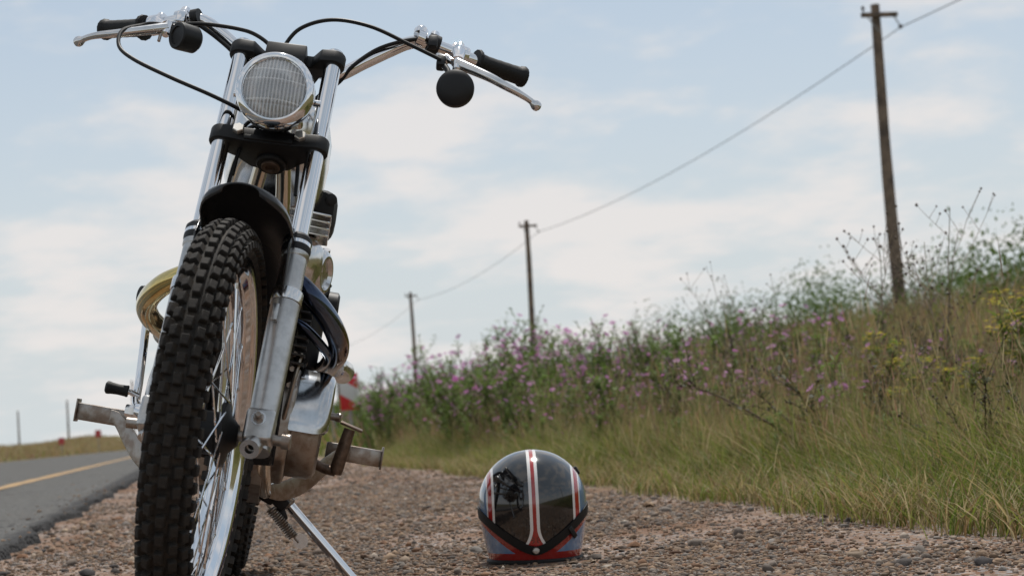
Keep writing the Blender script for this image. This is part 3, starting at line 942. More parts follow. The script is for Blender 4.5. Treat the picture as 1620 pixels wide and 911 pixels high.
# levers with perches
for side, base, pts in ((1, sh((-.028, .288, .812)), [(.004, .288, .770), (.012, .318, .752), (.018, .350, .734), (.019, .378, .718), (.014, .402, .7095), (.006, .422, .7035), (.0, .434, .698)]),
                        (-1, sh((-.028, -.250, .806)), [(.004, -.232, .776), (.010, -.255, .764), (.016, -.285, .749), (.018, -.315, .738), (.012, -.345, .735), (.002, -.365, .735), (-.008, -.380, .733)])):
    pts = [sh(p, -.02) for p in pts]
    lv = fp(MB().tube(catmull(pts, 5), [0.0105 - 0.0048 * min(1, (k / 24)) for k in range(31)], 16), 'lever_blade', M_POLALU)
    e = Vector(pts[-1]); d = (e - Vector(pts[-2])).normalized()
    sub(MB().lathe(e - d * .006, d, [(-.005, .005), (0, .0072), (.004, .0092), (.009, .0098), (.014, .0078), (.0165, .003)], 20), 'lever_ball', M_POLALU, lv)
    b = Vector(base)
    pv = Vector(pts[0])
    bd = (Vector(sh((-.05, .317, .825))) - Vector(sh((-.024, .25, .829)))).normalized() if side > 0 else (Vector(sh((-.05, -.287, .817))) - Vector(sh((-.03, -.24, .819)))).normalized()
    ctr = Vector(sh((-.038, .285, .8265))) if side > 0 else Vector(sh((-.040, -.262, .8182)))
    pc = fp(MB().lathe(ctr - bd * .016, bd, [(0, .013), (0, .0175), (.003, .019), (.029, .019), (.032, .0175), (.032, .013)], 28), 'lever_perch', M_CHROME)
    sub(MB().tube([ctr + Vector((.012, 0, -.006)), (ctr + pv) / 2, pv + Vector((0, 0, .002))], [.013, .012, .0125], 16), 'perch_arm', M_CHROME, pc)
    sub(MB().lathe(pv + Vector((0, 0, .013)), (0, 0, -1), [(0, .006), (.002, .0085), (.028, .0085), (.031, .006)], 14), 'pivot_bolt', M_CHROME, pc)
    sub(MB().tube([ctr + Vector((-.006, 0, .016)), ctr + Vector((-.010, 0, .030))], [.010, .0085], 14), 'clamp_screw', M_CHROME, pc)
    ad = (pv - Vector(pts[1])).normalized()
    q = pv + ad * .012
    sub(MB().lathe(q, ad, [(0, .0065), (.008, .0065), (.009, .0088), (.016, .0088), (.017, .0055), (.034, .0052), (.036, .0042)], 14), 'cable_adjuster', M_POLALU, pc)
    sub(MB().lathe(pv + Vector((.002, side * .008, -.018)), (0, 0, -1), [(0, .003), (.016, .003)], 10), 'perch_screw', M_STEEL, pc)
    # second clamp and switch cluster further in
    c2 = ctr - bd * .052
    cp = fp(MB().lathe(c2 - bd * .010, bd, [(0, .013), (0, .0182), (.02, .0182), (.02, .013)], 28), 'switch_clamp', M_CHROME if side < 0 else M_SATIN)
    sub(MB().tube([c2 + Vector((.0, 0, .012)), c2 + Vector((-.004, 0, .026))], [.012, .0095], 14), 'clamp_knuckle', M_CHROME, cp)
    sub(MB().box(c2 + Vector((.016, 0, -.010)), (.016, .018, .026)), 'clamp_block', M_CHROME if side < 0 else M_SATIN, cp, bevel=.004)
    c3 = ctr - bd * .079
    cp3 = fp(MB().lathe(c3 - bd * .007, bd, [(0, .012), (0, .0150), (.014, .0150), (.014, .012)], 28), 'bar_band', M_CHROME if side > 0 else M_SATIN)
    if side > 0:
        sub(MB().lathe(c3 + Vector((0, 0, .008)), (-.1, 0, 1), [(0, .013), (.010, .0135), (.017, .010), (.0195, .004)], 20), 'horn_button', M_CHROME, cp3)
        c4 = Vector(sh((-.0212, .2335, .8303)))
        sub(MB().lathe(c4 - bd * .003, Vector((-.05, 1, 0)), [(0, .0125), (0, .0138), (.005, .0138), (.005, .0125)], 20), 'cable_tie', M_SATIN, cp3)

# mirrors: round black backs hung under the bar
mc = Vector(sh((.006, .291, .7105), -.015)); md = Vector((.90, -.05, -.42)).normalized()
mr = fp(MB().lathe(mc, md, [(-.012, .0), (-.012, .030), (-.010, .0335), (.0, .0345), (.006, .0335), (.011, .028), (.014, .014), (.0145, 0)], 48), 'mirror', M_SATIN)
st = [Vector(sh((-.002, .262, .768), -.02)), Vector(sh((.004, .272, .752), -.02)), mc + Vector((-.004, -.012, .024))]
sub(MB().tube(st, [.007, .0055, .006], 12), 'mirror_stalk', M_SATIN, mr)
sub(MB().box(Vector(sh((-.002, .258, .772), -.02)), (.022, .016, .024)), 'mirror_clamp', M_SATIN, mr, bevel=.004)
mc = Vector(sh((.018, -.197, .748), -.02)); md = Vector((.62, -.70, -.34)).normalized()
ml = fp(MB().lathe(mc, md, [(-.030, .010), (-.029, .020), (-.024, .0245), (.008, .0255), (.013, .0248), (.015, .0225), (.0145, .017), (.012, .016), (.0118, .0)], 44), 'mirror', M_PLASTIC)
sub(MB().tube([Vector(sh((-.022, -.19, .815))), mc + Vector((-.012, .008, .022))], [.008, .007], 12), 'mirror_stalk', M_SATIN, ml)

# cables
for pts, da in (([(0, -.236, .785), (0, -.258, .786), (.0, -.277, .779), (.02, -.302, .745), (.03, -.297, .701), (.04, -.263, .667), (.05, -.192, .629), (.048, -.12, .603), (.030, -.068, .592), (-.002, -.050, .600), (-.03, -.035, .59)], -.012),
                ([(0.004, -.205, .789), (.01, -.166, .79), (.01, -.109, .788), (0, -.075, .787), (-.01, -.045, .770), (-.02, -.035, .74), (-.025, -.03, .68)], -.012),
                ([(0, -.022, .735), (0, -.022, .761), (.01, .002, .804), (.02, .056, .825), (.02, .125, .82), (.01, .196, .798), (.002, .258, .776)], -.012),
                ([(-.06, .02, .66), (-.056, .05, .71), (-.048, .080, .738), (-.03, .101, .764), (-.02, .138, .8), (-.008, .182, .817), (-.010, .219, .8305), (-.013, .243, .828)], -.02)):
    fp(MB().tube(catmull([sh(p, da) for p in pts], 8), 0.0037, 10), 'control_cable', M_CABLE)
# throttle cable tucked along the right-hand bar
fp(MB().tube(catmull([sh(p, -.02) for p in ((-.02, -.182, .811), (-.026, -.150, .793), (-.034, -.115, .768), (-.045, -.085, .735), (-.06, -.06, .68))], 6), 0.0042, 10), 'control_cable', M_CABLE)

# --- front mudguard: arched, rounded tongue at the front
mb = MB(); rings = []
TH = [61.0, 61.6, 63.0, 66, 71, 77, 84, 92, 100, 110, 120, 132, 146, 160]
HWS = [0.030, .044, .056, .064, .070, .073, .075, .075, .074, .074, .070, .068, .066, .064]
for th, hw in zip(TH, HWS):
    ring = []
    for k in range(17):
        q = -1 + 2 * k / 16
        y = hw * math.sin(q * math.pi / 2 * 0.97) + .004
        drop = 0.036 * (1 - math.cos(q * math.pi / 2)) * (hw / .08) + 0.010 * max(0, abs(q) - .85) / .15 * (hw / .08)
        r = 0.393 - drop
        ring.append((r * math.cos(R(th)), y, r * math.sin(R(th))))
    rings.append(ring)
mb.ring_faces(rings, closed=False, cap0=False, cap1=False)
fen = fp(mb, 'front_mudguard', M_FENDER, ang=60)
solidify(fen, 0.0035, 0)
# skirt towards the left slider and its stay
sub(MB().prism([(.060, .330), (.040, .372), (-.03, .372), (-.036, .275), (-.012, .245), (.022, .250), (.040, .290)], 1, .0755, .0785), 'mudguard_skirt', M_FENDER, fen, bevel=.0012)
sub(MB().prism([(.060, .330), (.040, .372), (-.03, .372), (-.036, .275), (-.012, .245), (.022, .250), (.040, .290)], 1, -.0795, -.0765), 'mudguard_skirt', M_FENDER, fen, bevel=.0012)
for sd in (1, -1):
    sub(MB().hexhead((0.012, .0795 * sd, .262), (0, sd, 0), .007, .005), 'mudguard_bolt', M_STEEL, fen)
    sub(MB().tube([(0.004, .066 * sd, .235), (.004, .070 * sd, .26), (0.0, .0755 * sd, .30)], .0045, 8), 'mudguard_stay', M_SATIN, fen)
sub(MB().box((0.0, 0, .398), (.05, .09, .012)), 'mudguard_bridge', M_SATIN, fen, bevel=.003)

# --- frame (rider coordinates: x forward, y left, z up)
fr = bp_(MB().lathe((-.300, 0, .842), (-sr, 0, cr), [(-.016, .027), (-.014, .031), (.0, .031), (.004, .0275), (.155, .0275), (.160, .031), (.172, .031)], 32), 'frame', M_NICKEL)


def ft(pts, r, nm='frame_tube', m=M_NICKEL, n=16, k=6): return sub(MB().tube(catmull(pts, k), r, n), nm, m, fr)


for sd in (1, -1):
    ft([(-.322, .016 * sd + .005, .835), (-.352, .026 * sd + .006, .765), (-.385, .036 * sd + .004, .68), (-.405, .052 * sd, .58), (-.425, .066 * sd, .46), (-.437, .074 * sd, .36), (-.460, .082 * sd, .285), (-.52, .088 * sd, .246), (-.62, .092 * sd, .240), (-.74, .095 * sd, .25), (-.83, .095 * sd, .30), (-.86, .095 * sd, .40), (-.86, .09 * sd, .60), (-.87, .085 * sd, .74)], .0138)
    ft([(-.36, .02 * sd, .93), (-.50, .05 * sd, .86), (-.70, .07 * sd, .80), (-.9, .085 * sd, .77), (-1.15, .09 * sd, .79), (-1.42, .09 * sd, .84)], .0125)
    ft([(-.84, .10 * sd, .345), (-1.05, .095 * sd, .325), (-1.34, .092 * sd, .315)], .018, 'swingarm')
    ft([(-1.26, .112 * sd, .36), (-1.16, .115 * sd, .56), (-1.06, .115 * sd, .76)], .011, 'shock_rod', M_CHROME)
    mbs = MB(); hel = []
    for k in range(120):
        f = k / 119; a = f * 2 * math.pi * 10
        p = Vector((-1.25, .112 * sd, .385)).lerp(Vector((-1.085, .115 * sd, .71)), f)
        u = Vector((.89, 0, .45)); w = Vector((0, 1, 0))
        hel.append(p + (u * math.cos(a) + w * math.sin(a)) * .024)
    sub(mbs.tube(hel, .0042, 6), 'shock_spring', M_SATIN, fr)
bp_(MB().tube([(-1.30, -.125, .315), (-1.30, .125, .315)], .009, 16), 'rear_axle', M_STEEL)
# skid plate pieces seen behind the slider
bp_(MB().prism([(-.44, .33), (-.425, .40), (-.43, .405), (-.455, .33), (-.475, .262), (-.53, .225), (-.70, .220), (-.70, .214), (-.535, .216), (-.462, .252)], 1, -.066, .082), 'skid_plate', M_STEEL, bevel=.0015)
# tank: narrow, polished sides
mb = MB(); rings = []
for x, hw, zb, zt in ((-.395, .030, .86, .925), (-.41, .060, .835, .945), (-.45, .080, .800, .965), (-.52, .094, .770, .975), (-.60, .0985, .762, .970), (-.68, .096, .765, .955), (-.76, .082, .775, .93), (-.82, .058, .785, .905), (-.84, .03, .80, .885)):
    ring = []
    for k in range(24):
        a = 2 * math.pi * k / 24
        c, s = math.cos(a), math.sin(a)
        y = hw * math.copysign(abs(c) ** 0.62, c)
        z = (zb + zt) / 2 + (zt - zb) / 2 * math.copysign(abs(s) ** 0.62, s)
        ring.append((x, y, z))
    rings.append(ring)
tank = bp_(mb.ring_faces(rings), 'fuel_tank', M_POLALU, ang=60)
sub(MB().lathe((-.56, 0, .972), (0, 0, 1), [(0, .030), (.012, .030), (.018, .024)], 28), 'fuel_cap', M_CHROME, tank)
# seat, rear mudguard
mb = MB(); rings = []
for x, hw, zb, zt in ((-.80, .05, .80, .845), (-.84, .085, .795, .865), (-.98, .10, .795, .86), (-1.14, .10, .80, .865), (-1.30, .095, .82, .885), (-1.36, .06, .84, .875)):
    rings.append([(x, hw * math.copysign(abs(math.cos(a)) ** .5, math.cos(a)), (zb + zt) / 2 + (zt - zb) / 2 * math.copysign(abs(math.sin(a)) ** .5, math.sin(a))) for a in (2 * math.pi * k / 20 for k in range(20))])
bp_(mb.ring_faces(rings), 'seat', M_GRIP, ang=50)
mb = MB(); rings = []
for th in range(30, 165, 9):
    ring = []
    for k in range(11):
        q = -1 + 2 * k / 10
        r = .395 - .03 * (1 - math.cos(q * math.pi / 2))
        ring.append((-1.30 + r * math.cos(R(th)), .075 * math.sin(q * math.pi / 2), .35 + r * math.sin(R(th))))
    rings.append(ring)
rm = bp_(mb.ring_faces(rings, closed=False, cap0=False, cap1=False), 'rear_mudguard', M_FENDER, ang=60); solidify(rm, .003, 0)
# black airbox / horn behind the tank on the left
mb = MB(); rings = []
for x, q in ((-.70, .55), (-.705, .85), (-.73, 1.0), (-.84, 1.0), (-.87, .8)):
    rings.append([(x, .082 + .046 * q * math.copysign(abs(math.cos(a)) ** .6, math.cos(a)), .795 + .048 * q * math.copysign(abs(math.sin(a)) ** .6, math.sin(a))) for a in (2 * math.pi * k / 24 for k in range(24))])
air = bp_(mb.ring_faces(rings), 'air_filter', M_GRIP, ang=45)
sub(MB().lathe((-.703, .112, .822), (1, .2, 0), [(0, .012), (.003, .012), (.004, .010)], 20), 'filter_plug', M_SATIN, air)

# --- engine
cc = bp_(MB().prism([(-.445, .30), (-.435, .36), (-.455, .44), (-.50, .475), (-.62, .48), (-.74, .45), (-.79, .38), (-.77, .30), (-.70, .262), (-.52, .258)], 1, -.105, .118), 'crankcase', M_STEEL, bevel=.008, seg=3)
# fins and cylinder, leaning a little forward
for k in range(9):
    z = .478 + .0155 * k
    x = -.47 - .001 * k
    sub(MB().prism([(x + .065, -.085), (x + .072, -.07), (x + .072, .098), (x + .06, .120), (x - .08, .120), (x - .092, .09), (x - .092, -.085), (x - .08, -.1), (x + .05, -.1)], 2, z, z + .0045), 'cylinder_fin', M_ENGBLK, cc, bevel=.001, seg=1)
sub(MB().box((-.478, .004, .545), (.135, .190, .152)), 'cylinder', M_ENGBLK, cc, bevel=.012, seg=3)
cb = bp_(MB().box((-.665, .040, .565), (.15, .205, .19)), 'carburettor', M_ENGBLK, bevel=.02, seg=3)
sub(MB().lathe((-.62, .142, .60), (0, 1, 0), [(0, .035), (.018, .035), (.022, .028), (.023, 0)], 28), 'float_bowl_cap', M_SATIN, cb)
sub(MB().tube(catmull([(-.60, .10, .50), (-.56, .118, .485), (-.50, .12, .49)], 5), .006, 8), 'fuel_hose', M_CABLE, cb)
# head with polished rocker covers
mb = MB(); rings = []
for z, q in ((.612, .80), (.622, .92), (.66, 1.0), (.695, .97), (.715, .82), (.722, .5)):
    rings.append([(-.50 + .085 * q * math.copysign(abs(math.cos(a)) ** .55, math.cos(a)), .006 + .118 * q * math.copysign(abs(math.sin(a)) ** .55, math.sin(a)), z) for a in (2 * math.pi * k / 40 for k in range(40))])
hd = bp_(mb.ring_faces(rings), 'cylinder_head', M_POLALU, ang=40)
for k in range(4):
    z = .694 + .0125 * k
    sub(MB().prism([(-.425, -.09), (-.42, .08), (-.432, .122), (-.58, .122), (-.585, -.1), (-.45, -.1)], 2, z + .022, z + .0265), 'head_fin', M_POLALU, hd, bevel=.0012, seg=1)
sub(MB().lathe((-.50, .112, .655), (.35, 1, 0), [(0, .047), (.008, .047), (.016, .042), (.021, .034), (.021, .030), (.014, .026), (.012, 0)], 40), 'rocker_cap', M_POLALU, hd)
sub(MB().lathe((-.412, .045, .668), (1, .3, 0), [(0, .03), (.01, .03), (.016, .022), (.018, 0)], 32), 'cam_cover', M_POLALU, hd)
for y, z in ((.088, .605), (.07, .612), (-.07, .612)):
    sub(MB().hexhead((-.415, y, z), (1, .2, 0), .008, .009), 'head_nut', M_CHROME, hd)
# left generator cover: polished upper lobe over a brown lower drum
low = bp_(MB().lathe((-.566, .10, .352), (0, 1, 0), [(0, .078), (.060, .078), (.070, .073), (.075, .064), (.076, 0)], 64), 'clutch_cover', M_STEEL)
sub(MB().lathe((-.566, .106, .352), (0, 1, 0), [(0, .084), (.012, .084), (.013, .078)], 64), 'cover_flange', M_ENGBLK, low)
mb = MB(); rings = []
outl = [(-.436, .360), (-.439, .378), (-.450, .405), (-.466, .432), (-.484, .456), (-.508, .471), (-.53, .477), (-.57, .474), (-.61, .458), (-.635, .43), (-.645, .40), (-.642, .372), (-.60, .360), (-.55, .356), (-.50, .360)]
oc = (-.555, .412)
for y, q in ((.112, 1.0), (.158, 1.0), (.170, .965), (.180, .90), (.185, .78), (.186, .5)):
    rings.append([(oc[0] + (x - oc[0]) * q, y, oc[1] + (z - oc[1]) * q) for x, z in [tuple(v)[:2] for v in catmull([(a, b, 0) for a, b in outl + outl[:1]], 4)[:-1]]])
pol = bp_(mb.ring_faces(rings), 'sprocket_cover', M_COVER, ang=50)
sub(MB().lathe((-.52, .182, .398), (.2, 1, 0), [(0, .007), (.014, .007), (.0145, .0085), (.022, .0085), (.023, .006)], 16), 'cover_bolt', M_STEEL, pol)
sub(MB().lathe((-.482, .150, .452), (1, .5, .3), [(0, .005), (.003, .005), (.0035, .003)], 10), 'cover_screw', M_DARK, pol)
for z in (.47, .497, .44):
    sub(MB().hexhead((-.444, .100, z), (1, .1, 0), .006, .007), 'case_bolt', M_STEEL, cc)
bp_(MB().tube(catmull([(-.44, .112, .50), (-.43, .108, .45), (-.435, .104, .40), (-.45, .1, .36)], 5), .0045, 8), 'breather_hose', M_STEEL)
# right side covers, kick starter
rc_ = bp_(MB().lathe((-.60, -.10, .37), (0, -1, 0), [(0, .088), (.045, .088), (.056, .08), (.060, .06), (.061, 0)], 48), 'side_cover', M_POLALU)
kick = bp_(MB().tube(catmull([(-.66, -.165, .345), (-.685, -.186, .36), (-.70, -.190, .40), (-.705, -.194, .46), (-.71, -.199, .54), (-.705, -.190, .565)], 6), .0082, 14), 'kick_starter', M_CHROME)
sub(MB().lathe((-.66, -.150, .345), (0, -1, 0), [(0, .021), (.018, .021), (.022, .018), (.034, .017), (.036, .012)], 24), 'kick_hub', M_CHROME, kick)
sub(MB().hexhead((-.66, -.186, .345), (0, -1, 0), .012, .016), 'hub_nut', M_POLALU, kick)
sub(MB().tube([(-.69, -.185, .375), (-.687, -.20, .3805), (-.685, -.212, .382)], .006, 12), 'pedal_pin', M_CHROME, kick)
sub(MB().lathe((-.684, -.205, .3812), (.03, -1, .03), [(0, .0105), (.002, .0118), (.006, .0108), (.02, .0103), (.032, .0112), (.038, .0125), (.042, .0122), (.045, .008)], 24), 'pedal_rubber', M_GRIP, kick)
eye = bp_(MB().lathe((-.75, -.206, .572), (.55, -1, 0), [(0, .009), (0, .019), (.012, .021), (.02, .019), (.02, .009)], 28), 'rubber_grommet', M_GRIP)
sub(MB().lathe((-.752, -.205, .572), (.55, -1, 0), [(0, .0085), (.015, .0085), (.017, .006)], 20), 'grommet_bolt', M_CHROME, eye)

# --- exhausts, one each side
pr = [(-.395, .055, .625), (-.372, .082, .620), (-.368, .112, .600), (-.385, .140, .577), (-.415, .163, .552), (-.455, .176, .530), (-.51, .177, .510), (-.60, .168, .498), (-.74, .165, .495), (-.9, .172, .502)]
bp_(MB().tube(catmull(pr, 8), .0195, 24), 'exhaust_pipe', M_PIPE_BLUE)
mu = bp_(MB().lathe((-.88, .178, .503), (-1, .06, .02), [(0, .0200), (.006, .0235), (.012, .0255), (.36, .0275), (.40, .024), (.42, .016)], 32), 'muffler', M_POLALU)
pl = [(-.395, -.055, .628), (-.37, -.085, .615), (-.375, -.115, .598), (-.40, -.147, .580), (-.445, -.172, .558), (-.50, -.183, .540), (-.56, -.180, .525), (-.64, -.172, .516), (-.78, -.165, .510), (-.9, -.17, .512)]
bp_(MB().tube(catmull(pl, 8), .0195, 24), 'exhaust_pipe', M_PIPE_GOLD)
bp_(MB().lathe((-.88, -.175, .513), (-1, -.06, .02), [(0, .0200), (.006, .0235), (.012, .0255), (.36, .0275), (.40, .024), (.42, .016)], 32), 'muffler', M_POLALU)
# second, lower pipe loop seen under the blued bend
bp_(MB().tube(catmull([(-.41, .075, .560), (-.405, .11, .545), (-.43, .145, .520), (-.48, .160, .505), (-.56, .155, .492), (-.66, .14, .485)], 7), .009, 16), 'oil_pipe', M_PIPE_BLUE)

# --- foot pegs on curved brackets
for sd, zz in ((1, .334), (-1, .328)):
    pb = MB()
    out = catmull([(-.62, .098 * sd, .238), (-.645, .125 * sd, .243), (-.68, .163 * sd, .266), (-.712, .194 * sd, zz - .034), (-.730, .220 * sd, zz - .006), (-.735, .236 * sd, zz - .001)], 4)
    wk = [.013 + .010 * math.sin(math.pi * min(1, k / 17.0)) for k in range(len(out))]
    top = [(p.y, min(p.z + w_ * 1.15, zz + .0155)) for w_, p in zip(wk, out)]
    bot = [(p.y, max(p.z - w_ * .9, p.z - .0215)) for w_, p in zip(wk, out)]
    # flat bracket plate, bent back to the peg
    rings = [[(p.x + .012, b[0], b[1]), (p.x + .012, t_[0], t_[1]), (p.x - .012, t_[0], t_[1]), (p.x - .012, b[0], b[1])] for p, t_, b in zip(out, top, bot)]
    pb.ring_faces(rings)
    br = bp_(pb, 'peg_bracket', M_STEEL, bevel=.002)
    peg = bp_(MB().box((-.742, .245 * sd, zz), (.034, .112, .0335)), 'foot_peg', M_STEEL, bevel=.0035)
    sub(MB().prism([(-.765, zz - .021), (-.719, zz - .021), (-.715, zz + .024), (-.769, zz + .024)], 1, .2995 * sd, .3028 * sd), 'peg_end_plate', M_STEEL, peg, bevel=.001)
    sub(MB().hexhead((-.712, .196 * sd, zz - .014), (1, 0, 0), .007, .006), 'peg_bolt', M_SATIN, br)
# --- brake pedal with flat pad in front of the left peg
pd = bp_(MB().tube([(-.652, .2145, .293), (-.650, .2155, .303), (-.648, .2215, .345), (-.648, .227, .381)], [.0125, .0135, .0125, .011], 16), 'foot_lever', M_RUSTY)
sub(MB().box((-.648, .2295, .3865), (.030, .046, .005), Matrix.Rotation(R(-14), 3, 'X') @ Matrix.Rotation(R(6), 3, 'Y')), 'lever_pad', M_RUSTY, pd, bevel=.0018)
sub(MB().tube(catmull([(-.652, .2145, .296), (-.655, .19, .299), (-.66, .155, .312), (-.66, .12, .33)], 5), .0095, 12), 'lever_arm', M_RUSTY, pd)

# --- side stand, spring, lug
stn = bp_(MB().tube(catmull([(-.70, .126, .228), (-.70, .150, .207), (-.70, .205, .162), (-.70, .2735, .1055), (-.70, .301, .083)], 5), .0098, 16), 'side_stand', M_CHROME)
sub(MB().lathe((-.70, .122, .231), (0, .77, -.64), [(0, .013), (.004, .0145), (.020, .0145), (.024, .011)], 18), 'stand_collar', M_STEEL, stn)
sub(MB().box((-.70, .3035, .0795), (.05, .036, .006), Matrix.Rotation(LEAN, 3, 'X')), 'stand_foot', M_STEEL, stn, bevel=.0015)
sub(MB().box((-.69, .112, .226), (.030, .05, .026), Matrix.Rotation(R(-35), 3, 'X')), 'stand_lug', M_SATIN, stn, bevel=.004)
sub(MB().box((-.685, .092, .222), (.018, .03, .014), Matrix.Rotation(R(-20), 3, 'X')), 'stand_hanger', M_SATIN, stn, bevel=.003)
sub(MB().box((-.69, .127, .200), (.016, .015, .03), Matrix.Rotation(R(30), 3, 'X')), 'stand_stop', M_SATIN, stn, bevel=.003)
A, B = Vector((-.68, .103, .205)), Vector((-.685, .158, .158))
d = (B - A).normalized(); u = Vector((1, 0, 0)); w = d.cross(u)
hel = [A + (B - A) * (k / 159) + (u * math.cos(k / 159 * 2 * math.pi * 15) + w * math.sin(k / 159 * 2 * math.pi * 15)) * .0085 for k in range(160)]
sub(MB().tube(hel, .0021, 6), 'stand_spring', M_STEEL, stn)
sub(MB().tube([A - d * .012, A], .002, 6), 'spring_hook', M_STEEL, stn)
sub(MB().tube([B, B + d * .014], .002, 6), 'spring_hook', M_STEEL, stn)
sub(MB().lathe((-.692, .172, .152), (1, 0, 0), [(0, .006), (0, .0145), (.003, .0145), (.003, .006)], 22), 'spring_washer', M_POLALU, stn)

# ================================================================== HELMET
HCTRL = np.array([(0, .099, .100, .105), (.012, .1025, .104, .112), (.05, .1095, .113, .128), (.09, .1165, .120, .134), (.13, .119, .123, .130), (.165, .1145, .119, .121),
                  (.195, .1015, .106, .107), (.219, .0825, .087, .087), (.236, .060, .063, .063), (.2465, .036, .038, .038), (.2510, .014, .015, .015)])
hz_fine = catmull([tuple(r[:3]) for r in HCTRL], 7); hz_f2 = catmull([(r[0], r[3], 0) for r in HCTRL], 7)
HZ = np.array([p[0] for p in hz_fine]); HX = np.array([p[1] for p in hz_fine]); HB = np.array([p[2] for p in hz_fine]); HF = np.array([p[1] for p in hz_f2])


def hsurf(phi, z, off=0.0):
    """phi 0 at the back of the helmet (towards the camera), positive to the right"""
    hx = np.interp(z, HZ, HX) + off
    hy = (np.interp(z, HZ, HB) if math.cos(phi) > 0 else np.interp(z, HZ, HF)) + off
    return (float(hx * math.sin(phi)), float(-hy * math.cos(phi)), float(z))


def helmet_mat():
    m = bpy.data.materials.new('helmet_paint'); m.use_nodes = True
    nt = m.node_tree; b = nt.nodes['Principled BSDF']
    tc = nt.nodes.new('ShaderNodeTexCoord').outputs['Object']
    s = nt.nodes.new('ShaderNodeSeparateXYZ'); nt.links.new(tc, s.inputs[0])
    x, y, z = (E(nt, s.outputs[i]) for i in range(3))
    ax = x.abs()
    black, white, red, blue = (0.006, 0.006, 0.007), (0.72, 0.70, 0.68), (0.33, 0.016, 0.014), (0.11, 0.20, 0.34)
    fl = ((z * -1.0 + 0.082) / 0.044).sat()
    w = fl.pow(2.0) * 0.0165 + 0.0106
    back = (y + 0.0).lt(0.02)
    c = black
    rim = ax.lt(w + 0.0016)                       # thin dark keyline is simply the shell
    c = mixc(nt, ax.lt(w), c, white)
    rw = (w - 0.0066).max(0.0034)
    c = mixc(nt, ax.lt(rw), c, red)
    # dark burst on the flare
    r2 = (x * x + (z - 0.054) * (z - 0.054))
    arm = ((x + (z - 0.054)).abs().lt(0.0016)).max((x - (z - 0.054)).abs().lt(0.0016)).max((z - 0.054).abs().lt(0.0012))
    c = mixc(nt, arm * r2.lt(0.0105 ** 2) * r2.gt(0.003 ** 2), c, (0.08, 0.01, 0.01))
    # side stripes
    c = mixc(nt, ax.gt(0.0850), c, white)
    c = mixc(nt, ax.gt(0.0900), c, red)
    c = mixc(nt, ax.gt(0.0990), c, white)
    c = mixc(nt, ax.gt(0.1015), c, blue)
    side_top = z.gt(0.222)
    # below the strap
    strap = (ax / 0.117).pow(1.6) * 0.085 + 0.026
    below = z.lt(strap)
    lowc = mixc(nt, z.lt(strap - 0.019), (0.26, 0.014, 0.012), blue)
    lowc = mixc(nt, z.lt(0.025), lowc, (0.26, 0.014, 0.012))
    c = mixc(nt, below, c, lowc)
    n = noise_tex(nt, tc, 60.0, 5.0, 0.7)
    c = mixc(nt, smooth(nt, n, 0.60, 0.85) * 0.10, c, (0.25, 0.2, 0.16))
    nt.links.new(c, b.inputs['Base Color'])
    b.inputs['Roughness'].default_value = 0.12
    b.inputs['Coat Weight'].default_value = 1.0; b.inputs['Coat Roughness'].default_value = 0.03
    return m


HM = Matrix.Translation((0.741, 3.868, 0.001)) @ Matrix.Rotation(R(-11.4 + 2.0), 4, 'Z') @ Matrix.Rotation(R(1.2), 4, 'Y') @ Matrix.Diagonal((1.0, 0.98, 0.97, 1))
helm = empty('helmet', HM)
tag(helm, 'glossy black motorcycle helmet with red and white centre stripe standing on the gravel', 'helmet')
mb = MB(); nA = 96
for z in HZ:
    for k in range(nA): mb.v.append(hsurf(2 * math.pi * k / nA, z))
top = len(mb.v); mb.v.append((0, 0, .2522))
for i in range(len(HZ) - 1):
    zc = (HZ[i] + HZ[i + 1]) / 2
    for k in range(nA):
        p = abs(2 * math.pi * (k + .5) / nA - math.pi)
        if 0.078 < zc < 0.168 and p < 1.08 - 0.25 * abs((zc - .123) / .045) ** 4: continue     # face opening, away from the camera
        mb.f.append((i * nA + k, i * nA + (k + 1) % nA, (i + 1) * nA + (k + 1) % nA, (i + 1) * nA + k))
for k in range(nA): mb.f.append(((len(HZ) - 1) * nA + k, (len(HZ) - 1) * nA + (k + 1) % nA, top))
shell = mb.build('shell', helmet_mat(), helm, ang=60)
solidify(shell, .005, -1)
mb = MB(); rings = []
for z in HZ[::4]: rings.append([hsurf(2 * math.pi * k / 48, z, -.0075) for k in range(48)])
def open_ring(mb, rings):
    n = len(rings[0]); base = len(mb.v)
    for r in rings: mb.v.extend(r)
    for i in range(len(rings) - 1):
        for k in range(n):
            zc = rings[i][0][2]; p = abs(2 * math.pi * (k + .5) / n - math.pi)
            if 0.07 < zc < 0.17 and p < 1.1: continue
            a = base + i * n + k; b = base + i * n + (k + 1) % n
            mb.f.append((a, b, b + n, a + n))
open_ring(mb, rings); mb.build('lining', M_DARK, helm)
# rubber edge trim round the base
pts = [hsurf(2 * math.pi * k / 72, 0.004, .0005) for k in range(73)]
mb = MB(); mb.tube(pts, .0068, 10, cap=False); mb.build('edge_trim', M_GRIP, helm)
